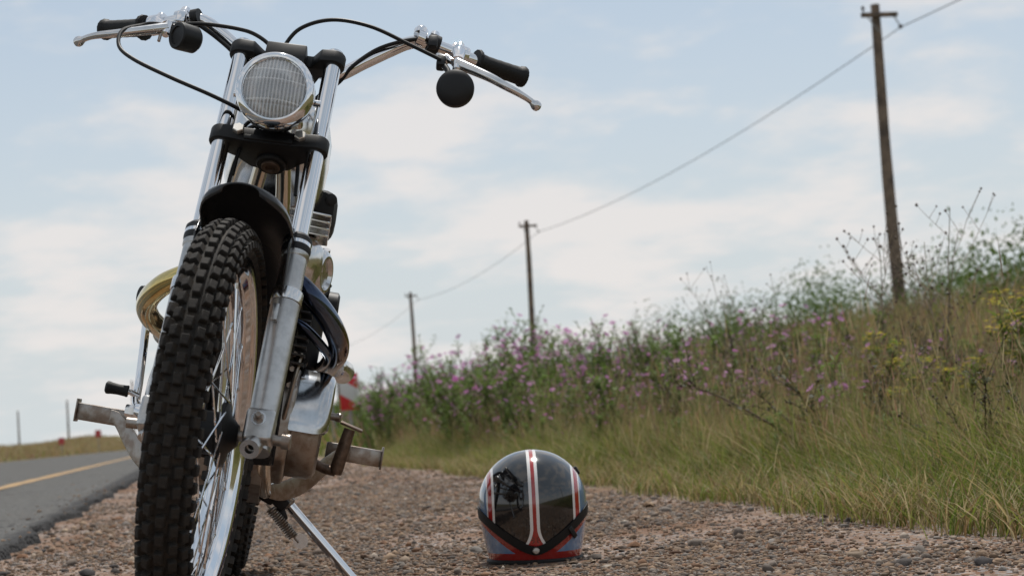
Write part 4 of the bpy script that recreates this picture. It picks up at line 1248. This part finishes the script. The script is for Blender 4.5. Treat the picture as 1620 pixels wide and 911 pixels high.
# strap
rings = []
for k in range(81):
    ph = R(-128 + 256 * k / 80)
    xx = abs(math.sin(ph)) * .117 if abs(ph) < math.pi / 2 else .117
    zc = .030 + .085 * (xx / .117) ** 1.6 + (0 if abs(ph) < math.pi / 2 else .02 * (abs(ph) - math.pi / 2))
    hw = .0098
    # the strap leans, so widen it vertically where it climbs
    hw *= 1 + .22 * min(1, xx / .09)
    rings.append([hsurf(ph, zc - hw, .0008), hsurf(ph, zc - hw, .0030), hsurf(ph, zc, .0034), hsurf(ph, zc + hw, .0030), hsurf(ph, zc + hw, .0008)])
mb = MB(); mb.ring_faces(rings, closed=True); strap = mb.build('goggle_strap', M_GRIP, helm, ang=50)
p = Vector(hsurf(0.0, .030, .002)); MB().lathe(p, (0, -1, 0.05), [(0, .0075), (.003, .0078), (.005, .006), (.0055, 0)], 24).build('snap_stud', M_STEEL, strap)
for ph, zz in ((R(44), .066),):
    p = Vector(hsurf(ph, zz, .0045)); nrm = Vector((math.sin(ph), -math.cos(ph), 0))
    Rm = Matrix.Rotation(ph, 3, 'Z') @ Matrix.Rotation(R(-38), 3, 'Y')
    MB().box(p, (.012, .004, .030), Rm).build('strap_buckle', M_PLASTIC, strap, bevel=.0012)
p = Vector(hsurf(R(105), .196, .002)); MB().box(p + Vector((.002, 0, .002)), (.010, .026, .020), Matrix.Rotation(R(-28), 3, 'Y')).build('goggle_clip', M_PLASTIC, helm, bevel=.003)

# ================================================================== VEGETATION
GREENS = np.array([(.140, .185, .030), (.165, .205, .036), (.20, .225, .05), (.10, .145, .026), (.225, .225, .062)])
STRAWS = np.array([(.36, .29, .145), (.30, .23, .105), (.40, .33, .19), (.26, .17, .08)])
REDS = np.array([(.30, .175, .115), (.34, .22, .14), (.26, .15, .10)])


def pick(pal, n): return pal[rng.integers(0, len(pal), n)] * rng.uniform(.75, 1.25, (n, 1))


def blades(X, Y, H, Wd, bend, col, seg=2):
    n = len(X)
    Z = terrain(X, Y) - 0.01
    az = rng.uniform(0, 6.283, n); dx_, dy_ = np.cos(az), np.sin(az)
    fa = rng.uniform(0, 6.283, n); sx_, sy_ = np.cos(fa), np.sin(fa)
    lv = np.array([0, .38, .72, 1.0]); wv = np.array([.8, 1.0, .7, 0])
    V = []
    for f, w in zip(lv, wv):
        cx_ = X + dx_ * bend * H * f ** 2; cy_ = Y + dy_ * bend * H * f ** 2; cz_ = Z + H * f * (1 - .28 * bend * f)
        if w > 0:
            V.append(np.stack([cx_ - sx_ * Wd * w / 2, cy_ - sy_ * Wd * w / 2, cz_], 1)); V.append(np.stack([cx_ + sx_ * Wd * w / 2, cy_ + sy_ * Wd * w / 2, cz_], 1))
        else: V.append(np.stack([cx_, cy_, cz_], 1))
    V = np.stack(V, 1).reshape(-1, 3)
    b = (np.arange(n) * 7)[:, None]
    Q = np.concatenate([b + np.array([[0, 1, 3, 2]]), b + np.array([[2, 3, 5, 4]])]); T = b + np.array([[4, 5, 6]])
    tipx = np.stack([X + dx_ * bend * H, Y + dy_ * bend * H, Z + H * (1 - .28 * bend)], 1)
    return V, Q, T, np.repeat(col, 7, 0), tipx


def plumes(P, L, Wd, col):
    n = len(P); a = rng.uniform(0, 3.14, n); tl = rng.normal(0, .25, (n, 2))
    d = np.stack([tl[:, 0], tl[:, 1], np.ones(n)], 1); s = np.stack([np.cos(a), np.sin(a), np.zeros(n)], 1)
    V = np.stack([P - d * L[:, None] * .2, P + d * L[:, None] * .35 - s * Wd[:, None], P + d * L[:, None], P + d * L[:, None] * .35 + s * Wd[:, None]], 1).reshape(-1, 3)
    b = (np.arange(n) * 4)[:, None]
    return V, b + np.array([[0, 1, 2, 3]]), np.repeat(col, 4, 0)


class Field:
    def __init__(s): s.V, s.Q, s.T, s.C, s.n = [], [], [], [], 0
    def add(s, V, Q, T, C):
        s.V.append(V); s.C.append(C)
        if Q is not None and len(Q): s.Q.append(Q + s.n)
        if T is not None and len(T): s.T.append(T + s.n)
        s.n += len(V)
    def obj(s, name, m, label, cat):
        F = []
        if s.Q: F.append(np.concatenate(s.Q))
        if s.T: F.append(np.concatenate(s.T))
        o = np_obj(name, np.concatenate(s.V), F, m, np.concatenate(s.C)); tag(o, label, cat, kind='stuff'); return o


def region(n, xr, yr, power=1.0, vis=True):
    X = xr[0] + (xr[1] - xr[0]) * rng.random(n) ** power; Y = rng.uniform(*yr, n)
    if vis:
        k = (X < 0.60 * Y + 1.2); X, Y = X[k], Y[k]
    return X, Y


def tufts(n, xr, yr, per, sig, power=1.0):
    k = max(1, n // per)
    cx_, cy_ = region(k, xr, yr, power)
    i = rng.integers(0, len(cx_), n); q = rng.uniform(.5, 1.5, len(cx_))
    return cx_[i] + rng.normal(0, 1, n) * sig * q[i], cy_[i] + rng.normal(0, 1, n) * sig * q[i]


def edge_x(Y): return 1.66 + .10 * np.sin(Y * 1.1 + .4) + .07 * np.sin(Y * 2.7) + .04 * np.sin(Y * 6.1 + 2)


def patch(X, Y, sc, ph=0.0):
    return .5 + .25 * np.sin(X * sc * 1.3 + 1.9 * np.sin(Y * sc * .7 + ph)) + .25 * np.sin(Y * sc + 1.4 * np.sin(X * sc * 1.1 + 2 * ph))


def grass(field, X, Y, h0, h1, w0, w1, straw, red=0.0, plume=0.0, bend=(.15, .75)):
    n = len(X); H = rng.uniform(h0, h1, n) * rng.uniform(.7, 1.15, n); Wd = rng.uniform(w0, w1, n)
    pt = patch(X, Y, .9, 1.3)
    c = pick(GREENS, n)
    sel = rng.random(n) < straw * (.4 + 1.2 * pt); c[sel] = pick(STRAWS, sel.sum())
    sel = rng.random(n) < red * (.3 + 1.4 * patch(X, Y, .6, .4)); c[sel] = pick(REDS, sel.sum())
    V, Q, T, C, tip = blades(X, Y, H, Wd, rng.uniform(*bend, n), c)
    field.add(V, Q, T, C)
    if plume > 0:
        s = rng.random(n) < plume
        P = tip[s]; k = len(P)
        V, Q, C = plumes(P, rng.uniform(.06, .15, k) * (H[s] / .6).clip(.5, 1.4), np.minimum(Wd[s] * rng.uniform(.6, 1.1, k), .011), np.where(rng.random((k, 1)) < .55, pick(STRAWS, k), pick(REDS, k)))
        field.add(V, Q, None, C)


fg = Field()
X, Y = region(30000, (1.6, 2.9), (2.4, 17)); X2, Y2 = tufts(52000, (1.6, 2.9), (2.4, 17), 26, .035)
X, Y = np.concatenate([X, X2]), np.concatenate([Y, Y2]); k = X > edge_x(Y) + rng.exponential(.05, len(X)) - .06; X, Y = X[k], Y[k]
hh = np.clip((X - edge_x(Y)) / .7, .12, 1)
n = len(X); 
H1 = (.08 + .24 * hh)
c = pick(GREENS, n); s = rng.random(n) < .30 + .3 * (hh < .3); c[s] = pick(STRAWS, s.sum())
V, Q, T, C, tip = blades(X, Y, H1 * rng.uniform(.6, 1.25, n), rng.uniform(.0022, .0042, n), rng.uniform(.2, 1.1, n), c); fg.add(V, Q, T, C)
X, Y = tufts(70000, (2.1, 6.0), (3.4, 20), 30, .05, 1.3); grass(fg, X, Y, .15, .38, .0022, .0042, .42, .06, .03, (.1, 1.2))
X, Y = region(34000, (2.1, 6.0), (3.4, 20), 1.3); grass(fg, X, Y, .25, .58, .0011, .0022, .7, .25, .5, (.05, .5))
tag(fg.obj('verge_grass', M_FOLIAGE, 'fine green and straw grass along the edge of the gravel', 'grass'))
fg = Field()
X, Y = tufts(46000, (5.0, 18), (9, 60), 24, .14); grass(fg, X, Y, .28, .6, .006, .012, .28, .10, .05)
X, Y = region(26000, (4.0, 18), (8, 60)); grass(fg, X, Y, .4, .72, .003, .006, .4, .35, .75, (.05, .45))
X, Y = region(36000, (1.7, 18), (20, 170)); X = np.maximum(X, edge_x(Y) + .1); grass(fg, X, Y, .35, .7, .016, .035, .32, .14, .08)
tag(fg.obj('bank_grass', M_FOLIAGE, 'tawny and green seeding grass covering the bank behind the weeds', 'grass'))
fg = Field()
X, Y = region(34000, (-26, -6.75), (22, 260), 1, False); grass(fg, X, Y, .2, .6, .02, .05, .95, .2, .1)
tag(fg.obj('far_verge_grass', M_FOLIAGE, 'yellowish grass verge on the far side of the road', 'grass'))


# --- weeds
PINK = np.array([(.50, .17, .42), (.56, .24, .50), (.44, .13, .36), (.60, .30, .54)])


def weed(seed, kind, h):
    """returns stem(V,F,C), leaf(V,F,C), flowers[(pos,dir,size)], seeds[(pos,r)]"""
    r = random.Random(seed)
    st = MB(); stc = []
    lv, lf, lc = [], [], []
    fl, sd = [], []
    green = {'cosmos': (.115, .175, .036), 'dry': (.14, .10, .06), 'yellow': (.13, .185, .035), 'stalk': (.13, .205, .042), 'shrub': (.06, .065, .03)}[kind]
    sc = {'cosmos': (.10, .11, .045), 'dry': (.20, .155, .11), 'yellow': (.12, .13, .05), 'stalk': (.10, .13, .05), 'shrub': (.075, .05, .035)}[kind]

    def path(p, d, L, r0, r1, n, droop=0.0, wob=.12):
        pts = [p]; d = d.normalized()
        for i in range(n):
            d = (d + Vector((r.uniform(-wob, wob), r.uniform(-wob, wob), r.uniform(-wob, wob) - droop))).normalized()
            pts.append(pts[-1] + d * (L / n))
        v0 = len(st.v)
        st.tube(pts, [r0 + (r1 - r0) * i / n for i in range(n + 1)], 4 if r0 > .003 else 3, cap=False)
        q = r.uniform(.75, 1.25); stc.extend([tuple(c * q for c in sc)] * (len(st.v) - v0))
        return pts, d

    def leaf(p, d, L, w):
        d = d.normalized(); s = d.cross(Vector((r.uniform(-.3, .3), r.uniform(-.3, .3), 1))).normalized(); b = len(lv)
        m = p + d * L * .45 + Vector((0, 0, L * .06))
        lv.extend([tuple(p), tuple(m - s * w), tuple(p + d * L - Vector((0, 0, L * .12))), tuple(m + s * w)]); lf.append((b, b + 1, b + 2, b + 3))
        q = r.uniform(.7, 1.35); lc.extend([tuple(c * q for c in green)] * 4)

    def leaves(pts, num, L, w, lo=0.0):
        for _ in range(num):
            f = lo + (1 - lo) * r.random(); i = min(int(f * (len(pts) - 1)), len(pts) - 2); q = f * (len(pts) - 1) - i
            p = pts[i].lerp(pts[i + 1], q); a = r.uniform(0, 6.28)
            leaf(p, Vector((math.cos(a), math.sin(a), r.uniform(.0, 1.0))), L * r.uniform(.5, 1.2), w * r.uniform(.6, 1.3))

    if kind in ('cosmos', 'yellow', 'stalk'):
        nmain = {'cosmos': 4, 'yellow': 3, 'stalk': 1}[kind]
        for m in range(nmain):
            hh = h * r.uniform(.7, 1.0) if m else h
            a = r.uniform(0, 6.28); sp = .22 if kind == 'cosmos' else .14
            p0 = Vector((r.uniform(-.08, .08), r.uniform(-.08, .08), 0)) if nmain > 1 else Vector((0, 0, 0))
            pts, d = path(p0, Vector((math.cos(a) * sp, math.sin(a) * sp, 1)), hh * .86, .0042, .0018, 8, 0, .08)
            leaves(pts, 46 if kind != 'stalk' else 120, .085 if kind != 'stalk' else .075, .006 if kind == 'cosmos' else .009, .04)
            for b in range(7 if kind != 'stalk' else 4):
                f = r.uniform(.3, 1.0); i = min(int(f * 8), 7)
                a = r.uniform(0, 6.28)
                L = h * r.uniform(.14, .34) * (1.15 - f * .5)
                bp2, bd = path(pts[i], Vector((math.cos(a) * .7, math.sin(a) * .7, 1.0)), L, .0022, .0011, 4, -.04)
                leaves(bp2, 10, .06, .005, .0)
                if kind == 'cosmos':
                    if r.random() < .52: fl.append((bp2[-1], (bd + Vector((r.uniform(-.7, .7), r.uniform(-.9, .3), .1))).normalized(), r.uniform(.016, .027)))
                    else: sd.append((bp2[-1], r.uniform(.004, .007)))
                elif kind == 'yellow' and f > .55:
                    for _ in range(9): fl.append((bp2[-1] + Vector((r.uniform(-.03, .03), r.uniform(-.03, .03), r.uniform(-.012, .012))), Vector((0, 0, 1)), r.uniform(.006, .010)))
                elif kind == 'stalk':
                    leaves(bp2, 26, .045, .007)
            if kind == 'yellow':
                for _ in range(14): fl.append((pts[-1] + Vector((r.uniform(-.045, .045), r.uniform(-.045, .045), r.uniform(-.02, .015))), Vector((0, 0, 1)), r.uniform(.006, .011)))
    elif kind == 'dry':
        for m in range(r.choice((2, 3))):
            a = r.uniform(0, 6.28)
            pts, d = path(Vector((r.uniform(-.05, .05), r.uniform(-.05, .05), 0)), Vector((math.cos(a) * .18, math.sin(a) * .18, 1)), h * r.uniform(.75, 1.0), .0038, .0014, 9, 0, .09)
            leaves(pts[:5], 34, .07, .006)
            for b in range(9):
                f = r.uniform(.35, 1.0); i = min(int(f * 9), 8); a = r.uniform(0, 6.28)
                L = h * r.uniform(.16, .38)
                b2, bd = path(pts[i], Vector((math.cos(a), math.sin(a), 1.15)), L, .0017, .0009, 5, -.03, .14)
                sd.append((b2[-1], r.uniform(.0045, .0075)))
                for c in range(2):
                    j = r.choice((2, 3, 4)); a = r.uniform(0, 6.28)
                    b3, _ = path(b2[j], Vector((math.cos(a) * .8, math.sin(a) * .8, 1)), L * r.uniform(.2, .45), .0014, .0009, 2)
                    sd.append((b3[-1], r.uniform(.004, .007)))
    else:  # shrub: dark arching stems from one root
        for m in range(6):
            a = r.uniform(0, 6.28)
            pts, d = path(Vector((0, 0, 0)), Vector((math.cos(a) * .85, math.sin(a) * .85, 1)), h * r.uniform(.8, 1.25), .0055, .0018, 8, .015, .10)
            leaves(pts, 22, .05, .008, .15)
            for b in range(6):
                i = r.choice((2, 3, 4, 5, 6, 7)); a = r.uniform(0, 6.28)
                b2, bd = path(pts[i], d + Vector((math.cos(a) * .8, math.sin(a) * .8, r.uniform(0, .5))), h * r.uniform(.15, .35), .0024, .0012, 3)
                leaves(b2, 9, .035, .007)
                sd.append((b2[-1], r.uniform(.005, .009)))
    return (np.array(st.v), st.f, np.array(stc)), (np.array(lv).reshape(-1, 3), np.array(lf).reshape(-1, 4), np.array(lc).reshape(-1, 3)), fl, sd


def flower_geo(pos, d, s, colr, tint, deep=.35):
    """eight notched petals in a shallow cup"""
    d = Vector(d).normalized(); u = d.orthogonal().normalized(); w = d.cross(u)
    pos = Vector(pos)
    V = [tuple(pos)]
    for k in range(8):
        a = 2 * math.pi * k / 8
        for da, q, hgt in ((-.30, .9, .30), (0, 1.0, .34), (.30, .9, .30)):
            V.append(tuple(pos + (u * math.cos(a + da) + w * math.sin(a + da)) * s * q + d * s * hgt * deep / .35))
    F = []
    for k in range(8): F.append((0, 1 + 3 * k, 2 + 3 * k, 3 + 3 * k))
    C = [tuple(c * .7 for c in colr)] + [tuple(c * tint for c in colr)] * 24
    return V, F, C


OCT = np.array([(1, 0, 0), (0, 1, 0), (-1, 0, 0), (0, -1, 0), (0, 0, 1.3), (0, 0, -1.1)])
OCF = np.array([(0, 1, 4), (1, 2, 4), (2, 3, 4), (3, 0, 4), (1, 0, 5), (2, 1, 5), (3, 2, 5), (0, 3, 5)])
SEEDC = (.085, .06, .042)


def weed_arrays(seed, kind, h):
    """everything of one weed as arrays for the uncounted mass"""
    (sv, sf, sc), (lv, lf, lc), fl, sd = weed(seed, kind, h)
    r = random.Random(seed + 99)
    V, Q, T, C = [sv, lv], [np.array(sf), lf + len(sv)], [], [sc, lc]; n = len(sv) + len(lv)
    for p, d, s in fl:
        colr = PINK[r.randrange(4)] if kind == 'cosmos' else (.52, .42, .05)
        v, f, c = flower_geo(p, d, s, colr, r.uniform(.8, 1.2))
        V.append(np.array(v)); Q.append(np.array(f) + n); C.append(np.array(c)); n += len(v)
    for p, rr in sd:
        V.append(OCT * rr + np.array(p)); T.append(OCF + n); C.append(np.tile(SEEDC, (6, 1))); n += 6
    return np.concatenate(V), np.concatenate(Q), (np.concatenate(T) if T else None), np.concatenate(C)


def scatter(protos, spots, field):
    for (x, y, s) in spots:
        V, Q, T, C = protos[rng.integers(len(protos))]
        a = rng.uniform(0, 6.28); ca, sa = math.cos(a), math.sin(a)
        tl = rng.normal(0, .05, 2)
        W = V * s; W = np.stack([W[:, 0] * ca - W[:, 1] * sa + tl[0] * W[:, 2] + x, W[:, 0] * sa + W[:, 1] * ca + tl[1] * W[:, 2] + y, W[:, 2] + float(terrain(x, y)) - .02], 1)
        field.add(W, Q, T, C * rng.uniform(.8, 1.2))


P_COS = [weed_arrays(100 + k, 'cosmos', 1.05) for k in range(7)]
P_STK = [weed_arrays(200 + k, 'stalk', .95) for k in range(4)]
P_DRY = [weed_arrays(300 + k, 'dry', 1.1) for k in range(5)]
P_YEL = [weed_arrays(400 + k, 'yellow', .8) for k in range(3)]
P_SHR = [weed_arrays(500 + k, 'shrub', .7) for k in range(3)]


def spots(n, xr, yr, s0, s1, power=1.0):
    X, Y = region(n, xr, yr, power)
    return list(zip(X, Y, rng.uniform(s0, s1, len(X))))


fw = Field()
scatter(P_COS, spots(50, (2.2, 5.2), (8.5, 12.5), .45, .72, 1.4), fw)
scatter(P_COS, spots(180, (2.2, 5.2), (12.5, 22), .65, 1.12, 1.4), fw)
scatter(P_STK, spots(70, (2.05, 5.5), (8.5, 12.5), .35, .68, 1.4), fw)
scatter(P_STK, spots(180, (2.05, 5.5), (12.5, 24), .5, 1.0, 1.4), fw)
scatter(P_COS, spots(150, (2.4, 7), (20, 60), .75, 1.3), fw)
scatter(P_STK, spots(120, (2.3, 7), (20, 60), .8, 1.4), fw)
scatter(P_SHR, spots(60, (2.4, 5.5), (9, 22), .6, 1.1), fw)
scatter(P_COS, spots(60, (2.7, 6.5), (5.2, 11), .38, .66), fw)
scatter(P_STK, spots(320, (2.05, 7), (3.8, 12), .18, .46), fw)
scatter(P_SHR, spots(120, (2.15, 7), (4.5, 14), .32, .66), fw)
scatter(P_COS, spots(16, (2.7, 3.7), (15.5, 19.5), 1.2, 1.48), fw)
scatter(P_STK, spots(80, (4.5, 11), (9, 26), .35, .65), fw)
scatter(P_YEL, spots(22, (2.9, 6.5), (5.6, 11), .5, .8), fw)
scatter(P_DRY, spots(26, (2.6, 7.5), (9, 30), .5, .85), fw)
tag(fw.obj('roadside_weeds', M_FOLIAGE, 'dense tangle of green weeds and small pink wildflowers on the verge', 'weeds'))

# dark scrub along the crest of the bank
fs = Field(); nb_ = 260
bx, by = rng.uniform(12.5, 19, nb_), 20 + 150 * rng.random(nb_) ** 1.7
for x, y in zip(bx, by):
    m = int(950 if y < 50 else 320); rx_, rz_ = rng.uniform(.7, 1.6), (rng.uniform(.7, 1.35) if y < 46 else rng.uniform(.3, .6))
    u = rng.normal(0, 1, (m, 3)); u /= np.linalg.norm(u, axis=1)[:, None]; u *= rng.random((m, 1)) ** .45
    lump = 1 + .35 * np.sin(u[:, :1] * 5 + x) * np.cos(u[:, 1:2] * 6 + y)
    P = u * lump * np.array([rx_, rx_, rz_]) + np.array([x, y, float(terrain(x, y)) + rz_ * .45])
    L = rng.uniform(.045, .115, m) * (1 if y < 60 else 1.6)
    d = rng.normal(0, 1, (m, 3)) + np.array([0, 0, .6]); d /= np.linalg.norm(d, axis=1)[:, None]
    s = np.cross(d, rng.normal(0, 1, (m, 3))); s /= np.linalg.norm(s, axis=1)[:, None]
    V = np.stack([P, P + d * L[:, None] * .5 - s * L[:, None] * .28, P + d * L[:, None], P + d * L[:, None] * .5 + s * L[:, None] * .28], 1).reshape(-1, 3)
    c = np.array([.075, .12, .026]) * rng.uniform(.7, 1.4, (m, 1)) * rng.uniform(.85, 1.2)
    fs.add(V, (np.arange(m) * 4)[:, None] + np.array([[0, 1, 2, 3]]), None, np.repeat(c, 4, 0))
scatter(P_COS, [(x, y, s) for x, y, s in zip(rng.uniform(12, 18, 130), 24 + 80 * rng.random(130) ** 1.4, rng.uniform(.6, .95, 130))], fs)
tag(fs.obj('bank_scrub', M_FOLIAGE, 'dark green scrub with a few pink flowers along the crest of the bank', 'scrub'))


# --- single plants one can pick out
def flower_mesh(kind):
    V, F, C = flower_geo((0, 0, 0), (0, 0, 1), 1.0, PINK[1] if kind == 'pink' else (.54, .43, .05), 1.0)
    b = len(V)
    # domed centre
    for k in range(6): V.append((.16 * math.cos(R(60 * k)), .16 * math.sin(R(60 * k)), .10))
    V.append((0, 0, .2)); V.append((0, 0, -.05))
    F2 = [tuple([b + k, b + (k + 1) % 6, b + 6]) for k in range(6)] + [tuple([b + (k + 1) % 6, b + k, b + 7]) for k in range(6)]
    C += [(.45, .30, .08)] * 8
    o = np_obj('flower', np.array(V), [np.array(F), np.array(F2)], M_PETAL, np.array(C)); me = o.data
    bpy.data.objects.remove(o); return me


ME_PINK, ME_YEL = flower_mesh('pink'), flower_mesh('yellow')


def plant(x, y, seed, kind, h, label, name, cat, rz=0.0, tilt=(0, 0)):
    (sv, sf, sc), (lv, lf, lc), fl, sd = weed(seed, kind, h)
    z = float(terrain(x, y)) - .015
    t = empty(name, Matrix.Translation((x, y, z)) @ Matrix.Rotation(tilt[0], 4, 'X') @ Matrix.Rotation(tilt[1], 4, 'Y') @ Matrix.Rotation(rz, 4, 'Z'))
    tag(t, label, cat)
    np_obj('stem', sv, [np.array(sf)], M_STEM, sc, t)
    if len(lv): o = np_obj('leaves', lv, [lf], M_FOLIAGE, lc, t); o['kind'] = 'stuff'
    if kind == 'yellow':
        V, Q, C, n = [], [], [], 0
        for p, d, s in fl:
            v, f, c = flower_geo(p, d, s * 1.2, (.56, .46, .05), random.uniform(.8, 1.2)); V.append(np.array(v)); Q.append(np.array(f) + n); C.append(np.array(c)); n += len(v)
        o = np_obj('flower_heads', np.concatenate(V), [np.concatenate(Q)], M_PETAL, np.concatenate(C), t); o['kind'] = 'stuff'
    else:
        for p, d, s in fl:
            o = bpy.data.objects.new('flower', ME_PINK); COL.objects.link(o); o.parent = t
            o.matrix_local = Matrix.Translation(p) @ Vector(d).to_track_quat('Z', 'Y').to_matrix().to_4x4() @ Matrix.Scale(s, 4)
    if sd:
        V = np.concatenate([OCT * r + np.array(p) for p, r in sd]); F = np.concatenate([OCF + 6 * k for k in range(len(sd))])
        o = np_obj('seed_heads', V, [F], M_STEM, np.tile(SEEDC, (len(V), 1)), t); o['kind'] = 'stuff'
    return t


for a in [(3.0, 9.6, 31, 'dry', 1.22, 'tall branching dry weed with dark seed heads against the sky right of the green stalk', 'dry_weed', 'weed'),
          (3.25, 11.8, 32, 'stalk', 1.08, 'upright leafy green stalk poking above the weeds left of the dry seed heads', 'leafy_weed', 'weed'),
          (3.0, 7.5, 33, 'dry', 1.05, 'dry weed with round seed heads just left of the nearest utility pole', 'dry_weed', 'weed'),
          (3.05, 6.75, 34, 'dry', 1.08, 'tall dry weed with round seed heads just right of the nearest utility pole', 'dry_weed', 'weed'),
          (3.1, 17.0, 35, 'cosmos', 1.52, 'tallest clump of pink flowers left of the middle utility pole', 'pink_wildflower', 'flower'),
          (2.75, 14.6, 36, 'cosmos', 1.25, 'pink flowering weed right of the middle utility pole above the helmet', 'pink_wildflower', 'flower'),
          (2.55, 19.5, 37, 'cosmos', 1.15, 'pink flowering weed below the farthest utility pole near the hazard sign', 'pink_wildflower', 'flower'),
          (2.35, 8.5, 38, 'shrub', .62, 'dark dry shrub with a slanting bare branch in the grass right of the helmet', 'dry_shrub', 'shrub'),
          (2.45, 6.35, 39, 'shrub', .66, 'dark branching shrub in the grass below the nearest utility pole', 'dry_shrub', 'shrub'),
          (2.85, 6.75, 40, 'yellow', .66, 'yellow flowered weed in the grass right of the nearest utility pole', 'yellow_wildflower', 'flower'),
          (3.02, 5.98, 41, 'yellow', .74, 'tall yellow flowered weed at the right edge of the picture', 'yellow_wildflower', 'flower'),
          (2.7, 6.15, 42, 'yellow', .50, 'short yellow flowered weed in front of the tall one near the right edge', 'yellow_wildflower', 'flower'),
          (2.6, 6.7, 43, 'cosmos', .55, 'low pink flowering weed in the grass left of the nearest utility pole', 'pink_wildflower', 'flower'),
          (3.6, 10.2, 44, 'cosmos', .98, 'pink flowering weed in the middle of the bank between the dry weeds', 'pink_wildflower', 'flower')]:
    plant(*a, rz=a[2] * 1.7)
print('objects', len(bpy.data.objects))
